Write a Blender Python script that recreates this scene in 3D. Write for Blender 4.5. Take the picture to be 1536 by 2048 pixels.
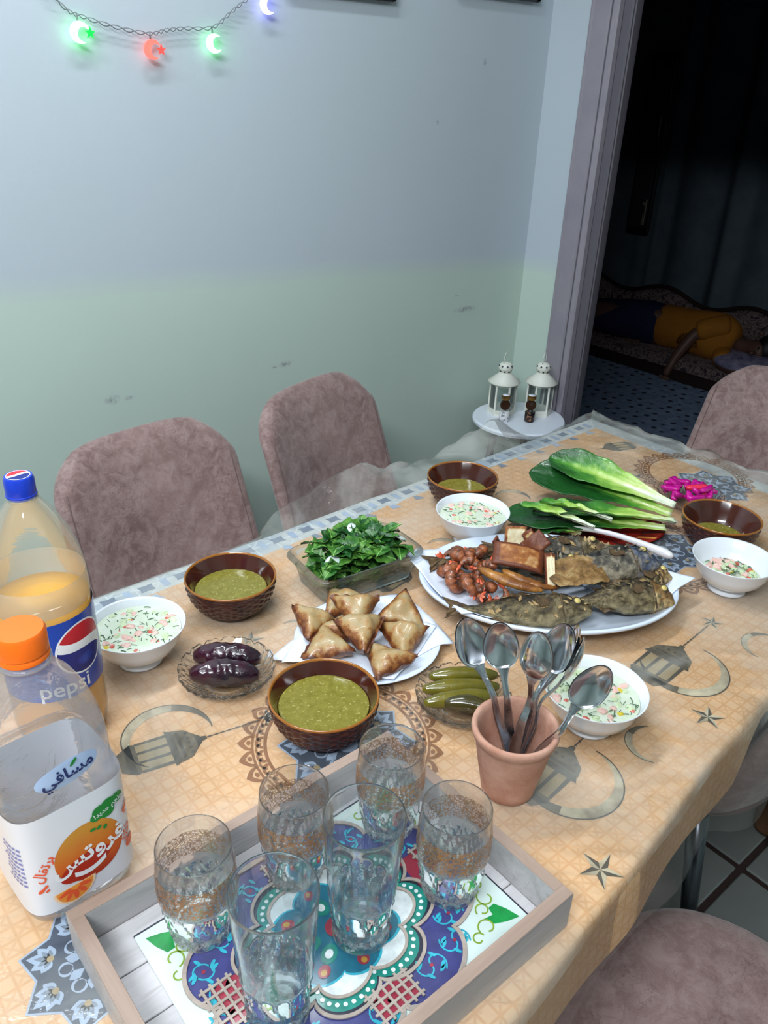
import bpy, math, random
from mathutils import Vector, Matrix, noise
from math import sin, cos, pi, radians as rad, sqrt, atan2
for o in list(bpy.data.objects): bpy.data.objects.remove(o)
SC = bpy.context.scene
COL = SC.collection
random.seed(7)
# World frame: z = 0 is the top of the dining table, X runs along the table, Y across it
# ---------------------------------------------------------------- camera
TH, PIT, ROL = rad(41.02), rad(27.787), rad(2.3447)
cd = bpy.data.cameras.new('camera'); cam = bpy.data.objects.new('camera', cd); COL.objects.link(cam)
def rotz(v, a): return Vector((v[0]*cos(a)-v[1]*sin(a), v[0]*sin(a)+v[1]*cos(a), v[2]))
_F = Vector((0, cos(PIT), -sin(PIT))); _U = Vector((0, sin(PIT), cos(PIT))); _R = Vector((1, 0, 0))
CR = rotz(_R*cos(ROL)+_U*sin(ROL), -TH); CU = rotz(-_R*sin(ROL)+_U*cos(ROL), -TH); CF = rotz(_F, -TH)
mw = Matrix.Identity(4)
for i in range(3):
    mw[i][0], mw[i][1], mw[i][2] = CR[i], CU[i], -CF[i]
mw[2][3] = .75
cam.matrix_world = mw
cd.sensor_fit = 'VERTICAL'; cd.sensor_height = 36; cd.lens = 1634/2048*36; cd.clip_start = .02
SC.camera = cam
# ---------------------------------------------------------------- world, lamps, exposure
w = bpy.data.worlds.new('world'); SC.world = w; w.use_nodes = True
w.node_tree.nodes['Background'].inputs[0].default_value = (.55, .68, .9, 1)
w.node_tree.nodes['Background'].inputs[1].default_value = .02
def area(name, loc, rot, sx, sy, power, col):
    l = bpy.data.lights.new(name, 'AREA'); l.shape = 'RECTANGLE'; l.size = sx; l.size_y = sy; l.energy = power; l.color = col
    o = bpy.data.objects.new(name, l); o.location = loc; o.rotation_euler = rot; COL.objects.link(o); return o
area('tube_light_key', (.35, 1.25, 1.78), (rad(-12), 0, 0), 1.2, .10, 18, (.87, .94, 1))
area('upward_fill_light', (-.2, .3, 1.62), (rad(180), 0, 0), 1.2, .12, 13, (.87, .94, 1))  # added lamp; brightens the ceiling, standing in for upward spill of the tubes
area('tube_light_fill', (-.85, -.22, 1.82), (rad(48), 0, rad(-58)), 1.3, .20, 46, (.87, .94, 1))
vs = SC.view_settings
SC.display_settings.display_device = 'sRGB'
vs.view_transform = 'Standard'; vs.look = 'None'; vs.gamma = 1; vs.use_curve_mapping = False; vs.exposure = .19
SC.cycles.max_bounces = 10; SC.cycles.transparent_max_bounces = 20; SC.cycles.transmission_bounces = 10
SC.cycles.sample_clamp_indirect = 4
# ---------------------------------------------------------------- helpers
def lin(c):
    return tuple(((x/255)/12.92 if x <= 10 else (((x/255)+.055)/1.055)**2.4) for x in c)
class NT:
    def __init__(s, name):
        s.m = bpy.data.materials.new(name); s.m.use_nodes = True; s.t = s.m.node_tree
        s.b = s.t.nodes['Principled BSDF']; s.out = s.t.nodes['Material Output']
    def n(s, t, **k):
        x = s.t.nodes.new(t)
        for a, v in k.items(): setattr(x, a, v)
        return x
    def l(s, a, b): s.t.links.new(a, b)
    def set(s, sock, v):
        if isinstance(v, bpy.types.NodeSocket): s.l(v, sock)
        elif isinstance(v, (tuple, list)) and sock.type == 'RGBA': sock.default_value = (*v[:3], 1)
        else: sock.default_value = v
    def M(s, op, a, b=0, c=0):
        x = s.n('ShaderNodeMath', operation=op)
        for i, v in enumerate((a, b, c)): s.set(x.inputs[i], v)
        return x.outputs[0]
    def mix(s, f, a, b):
        x = s.n('ShaderNodeMix', data_type='RGBA'); s.set(x.inputs[0], f); s.set(x.inputs[6], a); s.set(x.inputs[7], b)
        return x.outputs[2]
    def coord(s, kind='Object'): return s.n('ShaderNodeTexCoord').outputs[kind]
    def xyz(s, kind='Object'):
        x = s.n('ShaderNodeSeparateXYZ'); s.l(s.coord(kind), x.inputs[0]); return x.outputs
    def noise(s, scale, detail=3, rough=.5, vec=None, kind='Object', dist=0):
        x = s.n('ShaderNodeTexNoise'); s.l(vec or s.coord(kind), x.inputs['Vector'])
        x.inputs['Scale'].default_value = scale; x.inputs['Detail'].default_value = detail
        x.inputs['Roughness'].default_value = rough; x.inputs['Distortion'].default_value = dist
        return x.outputs[0]
    def ramp(s, f, *st):
        x = s.n('ShaderNodeValToRGB'); s.l(f, x.inputs[0]); e = x.color_ramp.elements
        while len(e) < len(st): e.new(.5)
        for i, (p, c) in enumerate(st):
            e[i].position = p; e[i].color = (*(c if isinstance(c, tuple) else (c,)*3), 1)
        return x.outputs[0]
    def bump(s, h, strength=.3, dist=.002):
        x = s.n('ShaderNodeBump'); s.l(h, x.inputs['Height']); x.inputs['Strength'].default_value = strength
        x.inputs['Distance'].default_value = dist; s.l(x.outputs[0], s.b.inputs['Normal']); return x.outputs[0]
    def attr(s, name):
        x = s.n('ShaderNodeAttribute'); x.attribute_name = name; return x.outputs
def pm(name, col, rough=.5, metal=0, spec=.5, trans=0, ior=1.45, var=None, bump=None, coat=0, sss=0, emit=None, alpha=1, kind='Object', bdist=.002):
    """col is an sRGB 0-255 triple; var=(scale, col2, lo, hi); bump=(scale, strength)"""
    t = NT(name); b = t.b; c = lin(col)
    b.inputs['Base Color'].default_value = (*c, 1); b.inputs['Roughness'].default_value = rough
    b.inputs['Metallic'].default_value = metal; b.inputs['Specular IOR Level'].default_value = spec
    b.inputs['Transmission Weight'].default_value = trans; b.inputs['IOR'].default_value = ior
    b.inputs['Coat Weight'].default_value = coat; b.inputs['Coat Roughness'].default_value = .08
    b.inputs['Alpha'].default_value = alpha
    if sss: b.inputs['Subsurface Weight'].default_value = sss; b.inputs['Subsurface Scale'].default_value = .01
    if emit: b.inputs['Emission Color'].default_value = (*lin(emit[0]), 1); b.inputs['Emission Strength'].default_value = emit[1]
    if var:
        r = t.ramp(t.noise(var[0], 5, .6, kind=kind), (var[2] if len(var) > 2 else .35, 0.), (var[3] if len(var) > 3 else .65, 1.))
        t.l(t.mix(r, c, lin(var[1])), b.inputs['Base Color'])
    if bump: t.bump(t.noise(bump[0], 4, .6, kind=kind), bump[1], bdist)
    return t.m
def film(name, tint=(1, 1, 1), white=.06, wcol=(235, 240, 245), rough=.06, gloss=.35, bscale=None, bstr=.3, bdist=.004):
    """thin clear sheet: transparent + fresnel gloss + a little milky diffuse"""
    t = NT(name); t.t.nodes.remove(t.b)
    tr = t.n('ShaderNodeBsdfTransparent'); tr.inputs[0].default_value = (*tint, 1)
    gl = t.n('ShaderNodeBsdfGlossy'); gl.inputs['Roughness'].default_value = rough
    df = t.n('ShaderNodeBsdfDiffuse'); df.inputs[0].default_value = (*lin(wcol), 1)
    m1 = t.n('ShaderNodeMixShader'); t.l(tr.outputs[0], m1.inputs[1]); t.l(df.outputs[0], m1.inputs[2])
    t.set(m1.inputs[0], white)
    fr = t.n('ShaderNodeFresnel'); fr.inputs[0].default_value = 1.5
    m2 = t.n('ShaderNodeMixShader'); t.l(t.M('MULTIPLY', fr.outputs[0], gloss*2), m2.inputs[0])
    t.l(m1.outputs[0], m2.inputs[1]); t.l(gl.outputs[0], m2.inputs[2]); t.l(m2.outputs[0], t.out.inputs[0])
    if bscale:
        bp = t.n('ShaderNodeBump'); t.l(t.noise(bscale, 4, .6, dist=1.2), bp.inputs['Height']); bp.inputs['Strength'].default_value = bstr; bp.inputs['Distance'].default_value = bdist
        t.l(bp.outputs[0], gl.inputs['Normal']); t.l(bp.outputs[0], fr.inputs['Normal'])
    t.f_white = m1; return t
class G:
    """geometry collector -> ONE mesh object"""
    def __init__(s): s.V = []; s.F = []; s.I = []; s.C = []
    def add(s, V, F, mi=0, M=None, C=None):
        k = len(s.V)
        s.V += [tuple(M @ Vector(v)) for v in V] if M else [tuple(v) for v in V]
        s.F += [tuple(i+k for i in f) for f in F]; s.I += [mi]*len(F)
        s.C += C if C else [(1, 1, 1)]*len(V)
        return s
    def box(s, cx, cy, cz, sx, sy, sz, mi=0, M=None, bev=0.0):
        x, y, z = sx/2, sy/2, sz/2
        if bev:
            b = min(bev, x*.9, y*.9, z*.9)
            secs = []
            for zz, k in ((-z, b), (-z+b, 0), (z-b, 0), (z, b)):
                secs.append([Vector((cx+p[0], cy+p[1], cz+zz)) for p in ((-x+k+b, -y+k), (x-k-b, -y+k), (x-k, -y+k+b), (x-k, y-k-b), (x-k-b, y-k), (-x+k+b, y-k), (-x+k, y-k-b), (-x+k, -y+k+b))])
            return s.loft(secs, mi=mi, M=M, cap=True)
        V = [(cx+a*x, cy+b*y, cz+c*z) for a in (-1, 1) for b in (-1, 1) for c in (-1, 1)]
        return s.add(V, [(0, 1, 3, 2), (4, 6, 7, 5), (0, 4, 5, 1), (2, 3, 7, 6), (0, 2, 6, 4), (1, 5, 7, 3)], mi, M)
    def loft(s, secs, closed=True, cap=False, mi=0, M=None, loop=False, C=None):
        n = len(secs[0]); V = [v for q in secs for v in q]; F = []
        for i in range(len(secs) if loop else len(secs)-1):
            i2 = (i+1) % len(secs)
            for j in range(n if closed else n-1):
                k = (j+1) % n
                F.append((i*n+j, i*n+k, i2*n+k, i2*n+j))
        if cap: F += [tuple(reversed(range(n))), tuple(range((len(secs)-1)*n, len(secs)*n))]
        return s.add(V, F, mi, M, C)
    def lathe(s, prof, seg=48, mi=0, M=None, fn=None, cap=False, loop=False):
        secs = []
        for r, z in prof:
            row = []
            for j in range(seg):
                a = 2*pi*j/seg; rr, zz = (fn(r, z, a) if fn else (r, z)); row.append(Vector((rr*cos(a), rr*sin(a), zz)))
            secs.append(row)
        return s.loft(secs, cap=cap, mi=mi, M=M, loop=loop)
    def tube(s, pts, rad_, seg=8, mi=0, cap=True, flat=None, M=None, up=(0, 0, 1)):
        pts = [Vector(p) for p in pts]; n = len(pts)
        if not isinstance(rad_, (list, tuple)): rad_ = [rad_]*n
        secs = []; prev = None
        for i, p in enumerate(pts):
            d = (pts[min(i+1, n-1)]-pts[max(i-1, 0)]).normalized()
            if prev is None:
                a = Vector(up) if abs(d.dot(Vector(up))) < .95 else Vector((1, 0, 0))
                prev = a
            e1 = (prev - d*prev.dot(d)).normalized(); prev = e1; e2 = d.cross(e1)
            r = rad_[i]; r1, r2 = (r if isinstance(r, tuple) else (r, r))
            secs.append([p+e1*r1*cos(2*pi*j/seg)+e2*r2*sin(2*pi*j/seg) for j in range(seg)])
        return s.loft(secs, cap=cap, mi=mi, M=M)
    def prism(s, pts, z0, z1, mi=0, M=None):
        n = len(pts)
        V = [(p[0], p[1], z0) for p in pts]+[(p[0], p[1], z1) for p in pts]
        F = [tuple(reversed(range(n))), tuple(range(n, 2*n))]+[(i, (i+1) % n, n+(i+1) % n, n+i) for i in range(n)]
        return s.add(V, F, mi, M)
    def poly(s, pts, z=0, mi=0, M=None):
        return s.add([(p[0], p[1], z) for p in pts], [tuple(range(len(pts)))], mi, M)
    def strip(s, A, Bp, z=0, mi=0, M=None, close=False):
        n = len(A); V = [(p[0], p[1], p[2] if len(p) > 2 else z) for p in A]+[(p[0], p[1], p[2] if len(p) > 2 else z) for p in Bp]
        F = [(i, (i+1) % n, n+(i+1) % n, n+i) for i in range(n if close else n-1)]
        return s.add(V, F, mi, M)
    def obj(s, name, mats, parent=None, loc=None, smooth=True, mod=None, auto=None):
        me = bpy.data.meshes.new(name); me.from_pydata(s.V, [], s.F)
        for m in (mats if isinstance(mats, (list, tuple)) else [mats]): me.materials.append(m)
        me.polygons.foreach_set('material_index', s.I)
        me.polygons.foreach_set('use_smooth', [smooth]*len(s.F))
        if any(c != (1, 1, 1) for c in s.C):
            a = me.color_attributes.new('tone', 'FLOAT_COLOR', 'POINT')
            a.data.foreach_set('color', [x for c in s.C for x in (*c, 1)])
        me.validate(); me.update()
        if auto is not None:
            me.set_sharp_from_angle(angle=rad(auto))
        o = bpy.data.objects.new(name, me); COL.objects.link(o)
        if parent: o.parent = parent
        if loc: o.location = loc
        if mod: mod(o)
        return o
def thing(name, label, cat, loc=(0, 0, 0), rz=0, group=None, rot=None):
    o = bpy.data.objects.new(name, None); COL.objects.link(o); o.empty_display_size = .02
    o.location = loc; o.rotation_euler = rot or (0, 0, rz); o['label'] = label; o['category'] = cat
    if group: o['group'] = group
    return o
def tag(o, label, cat, group=None):
    o['label'] = label; o['category'] = cat
    if group: o['group'] = group
    return o
def struct(o, parent=None): o['kind'] = 'structure'; return o
def dup(root, loc=None, rz=None, label=None, group=None, rot=None, scale=None):
    r = root.copy(); COL.objects.link(r)
    if loc is not None: r.location = loc
    if rz is not None: r.rotation_euler = (0, 0, rz)
    if rot is not None: r.rotation_euler = rot
    if scale is not None: r.scale = scale
    if label: r['label'] = label
    if group: r['group'] = group
    for ch in list(root.children):
        c = ch.copy(); COL.objects.link(c); c.parent = r
        for g_ in ch.children:
            d = g_.copy(); COL.objects.link(d); d.parent = c
    return r
def sub(n=2):
    def f(o):
        m = o.modifiers.new('sub', 'SUBSURF'); m.levels = n; m.render_levels = n
    return f
def rr(w_, h_, r, n=6, z=0, c=(0, 0)):
    P = []
    for k, (sx, sy) in enumerate(((1, 1), (-1, 1), (-1, -1), (1, -1))):
        for i in range(n+1):
            a = pi/2*k+pi/2*i/n
            P.append(Vector((c[0]+sx*(w_/2-r)+r*cos(a), c[1]+sy*(h_/2-r)+r*sin(a), z)))
    return P
def nz(p, s=1.0): return noise.noise(Vector(p)*s)
def smooth01(x): x = max(0, min(1, x)); return x*x*(3-2*x)
def interp(T, x):
    if x <= T[0][0]: return T[0][1]
    for (a, u), (b, v) in zip(T, T[1:]):
        if x <= b: return u+(v-u)*(x-a)/(b-a)
    return T[-1][1]
FACE = -(pi/2)+0  # unused default facing
YR = lambda x: interp(((-.4, .25), (.40, .25), (.62, .275), (.80, .305), (1.0, .325), (1.7, .33)), x)   # right table edge
YL = lambda x: 1.118+.028*(x-.36)                                                                        # left table edge
XF = 1.70
# ---------------------------------------------------------------- room
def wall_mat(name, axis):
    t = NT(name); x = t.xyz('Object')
    # pale grey-blue above, pale green below, soft uneven edge
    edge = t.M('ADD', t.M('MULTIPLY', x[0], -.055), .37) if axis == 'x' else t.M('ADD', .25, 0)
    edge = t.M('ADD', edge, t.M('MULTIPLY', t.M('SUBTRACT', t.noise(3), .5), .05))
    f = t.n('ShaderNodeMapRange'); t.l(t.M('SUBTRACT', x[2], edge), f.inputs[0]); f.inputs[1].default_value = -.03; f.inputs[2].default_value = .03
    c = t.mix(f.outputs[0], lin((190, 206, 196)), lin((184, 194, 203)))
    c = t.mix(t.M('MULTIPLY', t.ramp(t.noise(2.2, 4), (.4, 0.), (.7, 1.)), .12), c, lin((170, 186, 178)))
    # small scuffs
    def smudge(cx, cz, w_, h_):
        nonlocal c
        dx = t.M('DIVIDE', t.M('SUBTRACT', x[0 if axis == 'x' else 1], cx), w_); dz = t.M('DIVIDE', t.M('SUBTRACT', x[2], cz), h_)
        d = t.M('SQRT', t.M('ADD', t.M('MULTIPLY', dx, dx), t.M('MULTIPLY', dz, dz)))
        m = t.M('MULTIPLY', t.M('SUBTRACT', 1, t.M('MINIMUM', d, 1)), t.ramp(t.noise(90, 4, .7), (.38, 0.), (.6, 1.)))
        c = t.mix(t.M('MULTIPLY', m, .95), c, lin((120, 118, 132)))
    if axis == 'x':
        for q in ((.702, .061, .024, .014), (.742, .058, .016, .007), (1.189, .063, .024, .010), (1.155, .060, .012, .004), (1.87, .123, .06, .012), (1.868, .806, .009, .012), (1.702, .655, .007, .009), (1.83, .17, .012, .004)):
            smudge(*q)
    t.l(c, t.b.inputs['Base Color']); t.b.inputs['Roughness'].default_value = .55
    t.bump(t.noise(45, 5, .6), .25, .002)
    return t.m
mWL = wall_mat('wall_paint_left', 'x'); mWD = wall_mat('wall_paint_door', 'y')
mPlain = pm('wall_paint_plain', (186, 200, 196), .6, var=(3, (178, 192, 186)))
mCeil = pm('ceiling_paint', (225, 228, 226), .7, var=(3, (218, 222, 220)))
FZ, CZ, YW, XD = -.75, 1.95, 1.80, 2.13
def slab(name, x0, x1, y0, y1, z0, z1, m):
    g = G().box((x0+x1)/2, (y0+y1)/2, (z0+z1)/2, x1-x0, y1-y0, z1-z0); return struct(g.obj(name, m, smooth=False))
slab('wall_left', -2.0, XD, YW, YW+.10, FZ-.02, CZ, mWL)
DY0, DY1, DZ = .42, 1.555, 1.08     # door opening
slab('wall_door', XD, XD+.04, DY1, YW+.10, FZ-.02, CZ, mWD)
slab('wall_lintel', XD, XD+.04, DY0, DY1, DZ, CZ, mPlain)
slab('wall_right', XD, XD+.04, -1.9, DY0, FZ-.02, CZ, mPlain)
slab('wall_side', -2.0, XD, -2.0, -1.9, FZ-.02, CZ, mPlain)
slab('wall_near', -2.1, -2.0, -2.0, YW+.10, FZ-.02, CZ, mPlain)
slab('ceiling', -2.1, XD+.12, -2.0, YW+.10, CZ, CZ+.08, mCeil)
# door casing and jamb
mTrim = pm('mauve_painted_trim', (146, 140, 148), .4, var=(8, (136, 131, 141)), bump=(60, .15))
mTrimShade = pm('mauve_trim_shaded', (92, 88, 96), .5, bump=(60, .1))  # darker copy of the trim, shade of the recessed jamb and groove painted in
dr = struct(G().box(0, 0, 0, .001, .001, .001).obj('door_1', mTrim))
dr.location = (XD, 1.5, 0)
def trim(name, y0, y1, x0, x1, m, z0=FZ, z1=DZ+.02):
    o = G().box((x0+x1)/2-XD, (y0+y1)/2-1.5, (z0+z1)/2, x1-x0, y1-y0, z1-z0, bev=.004).obj(name, m, dr, smooth=False); return o
trim('casing_board', 1.583, 1.646, XD-.022, XD-.001, mTrim)
trim('casing_edge', 1.636, 1.648, XD-.026, XD-.018, mTrim)
trim('casing_groove', 1.572, 1.586, XD-.018, XD-.001, mTrimShade)
trim('casing_bead', 1.553, 1.575, XD-.026, XD-.001, mTrim)
trim('door_jamb', 1.524, 1.556, XD-.004, XD+.044, mTrimShade)
trim('door_stop', 1.520, 1.526, XD+.004, XD+.030, mTrimShade)
trim('far_casing', 1.530, 1.62, XD+.041, XD+.05, mTrim)
trim('door_jamb', .42, .442, XD-.03, XD+.044, mTrim)
trim('casing_board', .30, .42, XD-.022, XD-.001, mTrim)
G().box(0, .96-1.5, DZ+.06, .05, 1.36, .12, bev=.004).obj('door_head', mTrim, dr, smooth=False)
# floor with separate tiles
mGrout = pm('brown_grout', (52, 36, 32), .8, bump=(80, .3))
fl = struct(G().box(.02, -.05, FZ-.02, 4.26, 3.9, .02).obj('floor', mGrout, smooth=False))
t = NT('floor_tile'); c = t.ramp(t.noise(2.5, 5, .6, kind='Object'), (.3, lin((104, 106, 104))), (.7, lin((124, 126, 122))))
t.l(c, t.b.inputs['Base Color']); t.b.inputs['Roughness'].default_value = .25; mTile = t.m
tg = G().box(0, 0, -.004, .386, .386, .008, bev=.003)
tile0 = None
for i in range(-9, 3):
    for j in range(-6, 5):
        cx, cy = 1.43+.2+(i-0)*.4-.0, .40+.2+j*.4
        if not (-1.95 < cx < 2.1 and -1.9 < cy < 1.8): continue
        if tile0 is None: tile0 = tg.obj('tile', mTile, fl, (cx, cy, FZ), smooth=False)
        else:
            q = tile0.copy(); COL.objects.link(q); q.location = (cx, cy, FZ)
# ---------------------------------------------------------------- dark room beyond the door
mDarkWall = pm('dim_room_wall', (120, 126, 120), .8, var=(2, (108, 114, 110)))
XB = 5.15
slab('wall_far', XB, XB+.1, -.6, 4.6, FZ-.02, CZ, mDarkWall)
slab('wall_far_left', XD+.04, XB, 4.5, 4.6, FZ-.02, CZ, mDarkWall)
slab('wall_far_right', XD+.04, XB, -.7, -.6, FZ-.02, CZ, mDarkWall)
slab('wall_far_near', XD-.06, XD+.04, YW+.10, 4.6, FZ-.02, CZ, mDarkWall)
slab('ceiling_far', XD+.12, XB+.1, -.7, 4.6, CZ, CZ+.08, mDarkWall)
t = NT('blue_carpet'); v = t.n('ShaderNodeTexVoronoi', feature='F1'); mp = t.n('ShaderNodeMapping'); t.l(t.coord(), mp.inputs[0])
mp.inputs['Scale'].default_value = (14, 14, 1); mp.inputs['Rotation'].default_value = (0, 0, .3)
t.l(mp.outputs[0], v.inputs['Vector']); v.inputs['Scale'].default_value = 1; v.inputs['Randomness'].default_value = .35
sp = t.ramp(v.outputs['Distance'], (.16, 1.), (.26, 0.))
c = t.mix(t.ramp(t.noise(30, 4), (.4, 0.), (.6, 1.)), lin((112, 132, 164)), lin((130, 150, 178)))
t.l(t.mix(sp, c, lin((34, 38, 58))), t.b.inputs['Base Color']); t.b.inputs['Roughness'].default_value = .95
t.bump(t.noise(300, 2), .6, .004); mCarp = t.m
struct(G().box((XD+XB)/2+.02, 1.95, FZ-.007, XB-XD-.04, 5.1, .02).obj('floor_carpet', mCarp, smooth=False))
# curtain: deep vertical folds over the whole back wall
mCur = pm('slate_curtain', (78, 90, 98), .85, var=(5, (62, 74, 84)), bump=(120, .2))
ct = thing('curtain', 'dim slate grey curtain hanging in vertical folds on the back wall of the dark room', 'curtain', (XB-.10, 2.1, FZ))
nP = 10
for k in range(nP):
    g = G(); A = []; Bv = []
    y0 = -2.3+k*.48
    n = 40; secs = []
    for zz in (0.06, .6, 1.2, 1.9, 2.55):
        row = []
        for i in range(n+1):
            y = y0+.49*i/n
            row.append(Vector((.035*sin(y*30+2.2*sin(y*5.3)+1.3*sin(y*11)+.15*sin(zz*2))*(.6+.5*sin(y*3.1+k))*(1-.25*zz/2.5)+.01*nz((y*3, zz, k)), y, zz)))
        secs.append(row)
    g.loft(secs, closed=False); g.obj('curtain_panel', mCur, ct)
mBlk = pm('black_panel', (22, 22, 26), .35)
wh = thing('wall_hanging', 'narrow black vertical wall hanging with small gilt bits in the dark room', 'wall hanging', (XB-.22, 3.235, 0))
G().box(0, 0, .45, .03, .17, 1.04, bev=.01).obj('panel', mBlk, wh, smooth=False)
G().box(-.02, 0, .45, .02, .13, .98, bev=.008).obj('inner_panel', pm('dark_cloth', (30, 30, 38), .8, bump=(80, .4)), wh, smooth=False)
mGilt = pm('gilt_bits', (170, 160, 140), .3, .6)
for (dy, z0, z1, w_) in ((-.055, .50, .62, .006), (-.055, .02, .14, .012), (-.05, -.02, .05, .02), (-.04, .10, .12, .02)):
    G().box(-.035, dy, (z0+z1)/2, .008, w_, z1-z0, bev=.003).obj('gilt_strip', mGilt, wh, smooth=False)
# low floor sofa with a scalloped carved back
t = NT('dark_floral_fabric'); v = t.ramp(t.noise(16, 4, .7, dist=1.5), (.42, lin((66, 54, 52))), (.5, lin((120, 102, 100))), (.58, lin((42, 32, 40))))
t.l(v, t.b.inputs['Base Color']); t.b.inputs['Roughness'].default_value = .9; mFlor = t.m
mCarv = pm('carved_dark_wood', (38, 26, 22), .4)
so = thing('sofa', 'low floral sofa with scalloped dark wood back in the dark room', 'sofa', (4.75, 2.35, FZ))
def scal(y): return .335+.035*cos((y+.05)*2*pi/.62)*(1 if True else 0)+.02*sin(y*1.1)
ys = [-1.9+3.8*i/120 for i in range(121)]
g = G(); secs = []
for y in ys: secs.append([Vector((.10, y, .12)), Vector((.10, y, scal(y)-.03)), Vector((.15, y, scal(y)-.01)), Vector((.22, y, scal(y)-.02)), Vector((.22, y, .12))])
g.loft(secs, closed=True, cap=True); g.obj('backrest', mFlor, so)
G().tube([(.15, y, scal(y)) for y in ys], .014, 8).obj('carved_rail', mCarv, so)
g = G(); secs = []
for i, y in enumerate([-1.9+3.8*i/40 for i in range(41)]):
    secs.append([Vector(p) for p in ((-.42, y, .02), (-.44, y, .06), (-.42, y, .115+.006*nz((y*4, 1, 1))), (-.2, y, .125+.006*nz((y*4, 2, 1))), (.10, y, .12), (.10, y, .02))])
g.loft(secs, cap=True); g.obj('seat_cushion', mFlor, so)
G().box(-.43, 0, .035, .03, 3.8, .07, bev=.008).obj('front_rail', mCarv, so, smooth=False)
# pillow under the head
pl_ = G(); secs = []
for i in range(13):
    a = -pi/2+pi*i/12; secs.append([Vector((.17*cos(a)*cos(b)*1.1, .25*sin(a), .055*cos(a)**.6*sin(b) if cos(a) > 0 else 0)) for b in [2*pi*j/20 for j in range(20)]])
pl_.loft(secs); o = pl_.obj('pillow', pm('violet_pillow', (88, 84, 120), .9, var=(20, (150, 146, 170))), loc=(4.50, 2.03, FZ+.165))
o.rotation_euler = (0, 0, .1); tag(o, 'crumpled violet and white pillow under the sleeping person', 'pillow')
# sleeping person (on the sofa, on the side, facing the camera; head towards the right of the picture)
pr = thing('person', 'person in yellow t-shirt and navy trousers asleep on the floral sofa', 'person', (4.56, 2.30, FZ+.125))
mSkin = pm('skin', (88, 62, 52), .55, sss=.05); mSkinD = mSkin
def skinbody(name, pts, edges, radii, mat, parent, root=0, lvl=2):
    me = bpy.data.meshes.new(name); me.from_pydata([tuple(p) for p in pts], edges, []); me.materials.append(mat)
    o = bpy.data.objects.new(name, me); COL.objects.link(o); o.parent = parent
    m = o.modifiers.new('skin', 'SKIN'); m.use_smooth_shade = True
    if not me.skin_vertices: me.attributes.new  # created by the modifier
    with bpy.context.temp_override(object=o, active_object=o):
        if len(me.skin_vertices) == 0: bpy.ops.mesh.customdata_skin_add()
    for i, r in enumerate(radii):
        v = me.skin_vertices[0].data[i]; v.radius = r if isinstance(r, tuple) else (r, r); v.use_root = (i == root); v.use_loose = False
    s_ = o.modifiers.new('sub', 'SUBSURF'); s_.levels = lvl; s_.render_levels = lvl
    return o
# joints: local x away from camera, y left along the sofa is +y, z up
J = [(-.00, .40, .10), (.0, .26, .11), (-.0, .12, .115), (0, 0, .12), (0, -.09, .11), (-.01, -.16, .10), (-.02, -.25, .105), (-.03, -.30, .11),  # pelvis..head top 7
     (-.06, -.03, .20), (-.13, .10, .15), (-.22, .14, .02), (-.26, .15, -.06), (-.27, .16, -.105),      # upper arm hanging down 8-12
     (-.06, -.06, .05), (-.16, -.10, .03), (-.22, -.24, .02), (-.22, -.30, .025),                         # lower arm folded 13-16
     (-.06, .50, .15), (-.16, .82, .13), (-.02, 1.18, .10), (-.08, 1.24, .09),                        # upper leg 17-20
     (-.04, .50, .06), (-.10, .86, .05), (.02, 1.24, .045), (-.06, 1.30, .05)]                         # lower leg 21-24
E_ = [(0, 1), (1, 2), (2, 3), (3, 4), (4, 5), (5, 6), (6, 7), (3, 8), (8, 9), (9, 10), (10, 11), (11, 12), (3, 13), (13, 14), (14, 15), (15, 16),
      (0, 17), (17, 18), (18, 19), (19, 20), (0, 21), (21, 22), (22, 23), (23, 24)]
Rr = [.105, .09, .098, .10, .055, .048, .075, .05, .05, .038, .030, .022, .028, .05, .04, .032, .03, .085, .062, .042, .032, .085, .062, .042, .032]
skinbody('body', J, E_, Rr, mSkin, pr)
for k in range(5):   # fingers of the hanging hand
    y = .135+.013*k; L = (.05, .058, .06, .056, .045)[k]
    skinbody('finger', [(-.27, y, -.10), (-.277, y, -.10-L*.35), (-.27, y, -.10-L*.6)], [(0, 1), (1, 2)], [.008, .007, .006], mSkin, pr, lvl=1)
mShirt = pm('yellow_tshirt', (158, 100, 18), .85, var=(7, (140, 86, 14)), bump=(14, .5), bdist=.01)
# shirt: torso tube plus sleeve
def blob(name, ctrl, mat, parent, seg=20, fn=None):
    g = G(); g.tube([c[:3] for c in ctrl], [c[3] for c in ctrl], seg); o = g.obj(name, mat, parent, mod=sub(2)); return o
blob('t_shirt', [(0, .42, .10, (.115, .115)), (0, .38, .11, (.135, .13)), (-.0, .25, .115, (.125, .12)), (0, .10, .12, (.14, .13)), (-.01, 0, .125, (.145, .13)), (-.01, -.07, .12, (.11, .10)), (-.01, -.10, .115, (.06, .06))], mShirt, pr)
blob('sleeve', [(-.03, -.05, .20, .07), (-.07, -.01, .20, .068), (-.11, .07, .17, .062), (-.125, .10, .155, .058)], mShirt, pr)
blob('sleeve', [(-.05, -.04, .06, .06), (-.12, -.09, .04, .055), (-.16, -.11, .035, .052)], mShirt, pr)
mPr = pm('brown_print', (96, 52, 18), .8)
g = G()   # half-disc print of radiating strokes on the chest
for k in range(13):
    a = pi*k/12; c_, s_ = cos(a), sin(a)
    for (r0, r1) in ((.025, .045), (.052, .066)):
        p = [(-.15-.004*(1-abs(c_)), .13+r*c_*1.0, .085+r*s_*.9) for r in (r0, r1)]
        g.tube(p, .004, 5)
g.tube([(-.152, .06, .078), (-.154, .13, .078), (-.150, .20, .078)], .003, 5)
g.obj('shirt_print', mPr, pr)['kind'] = 'stuff'
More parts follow.
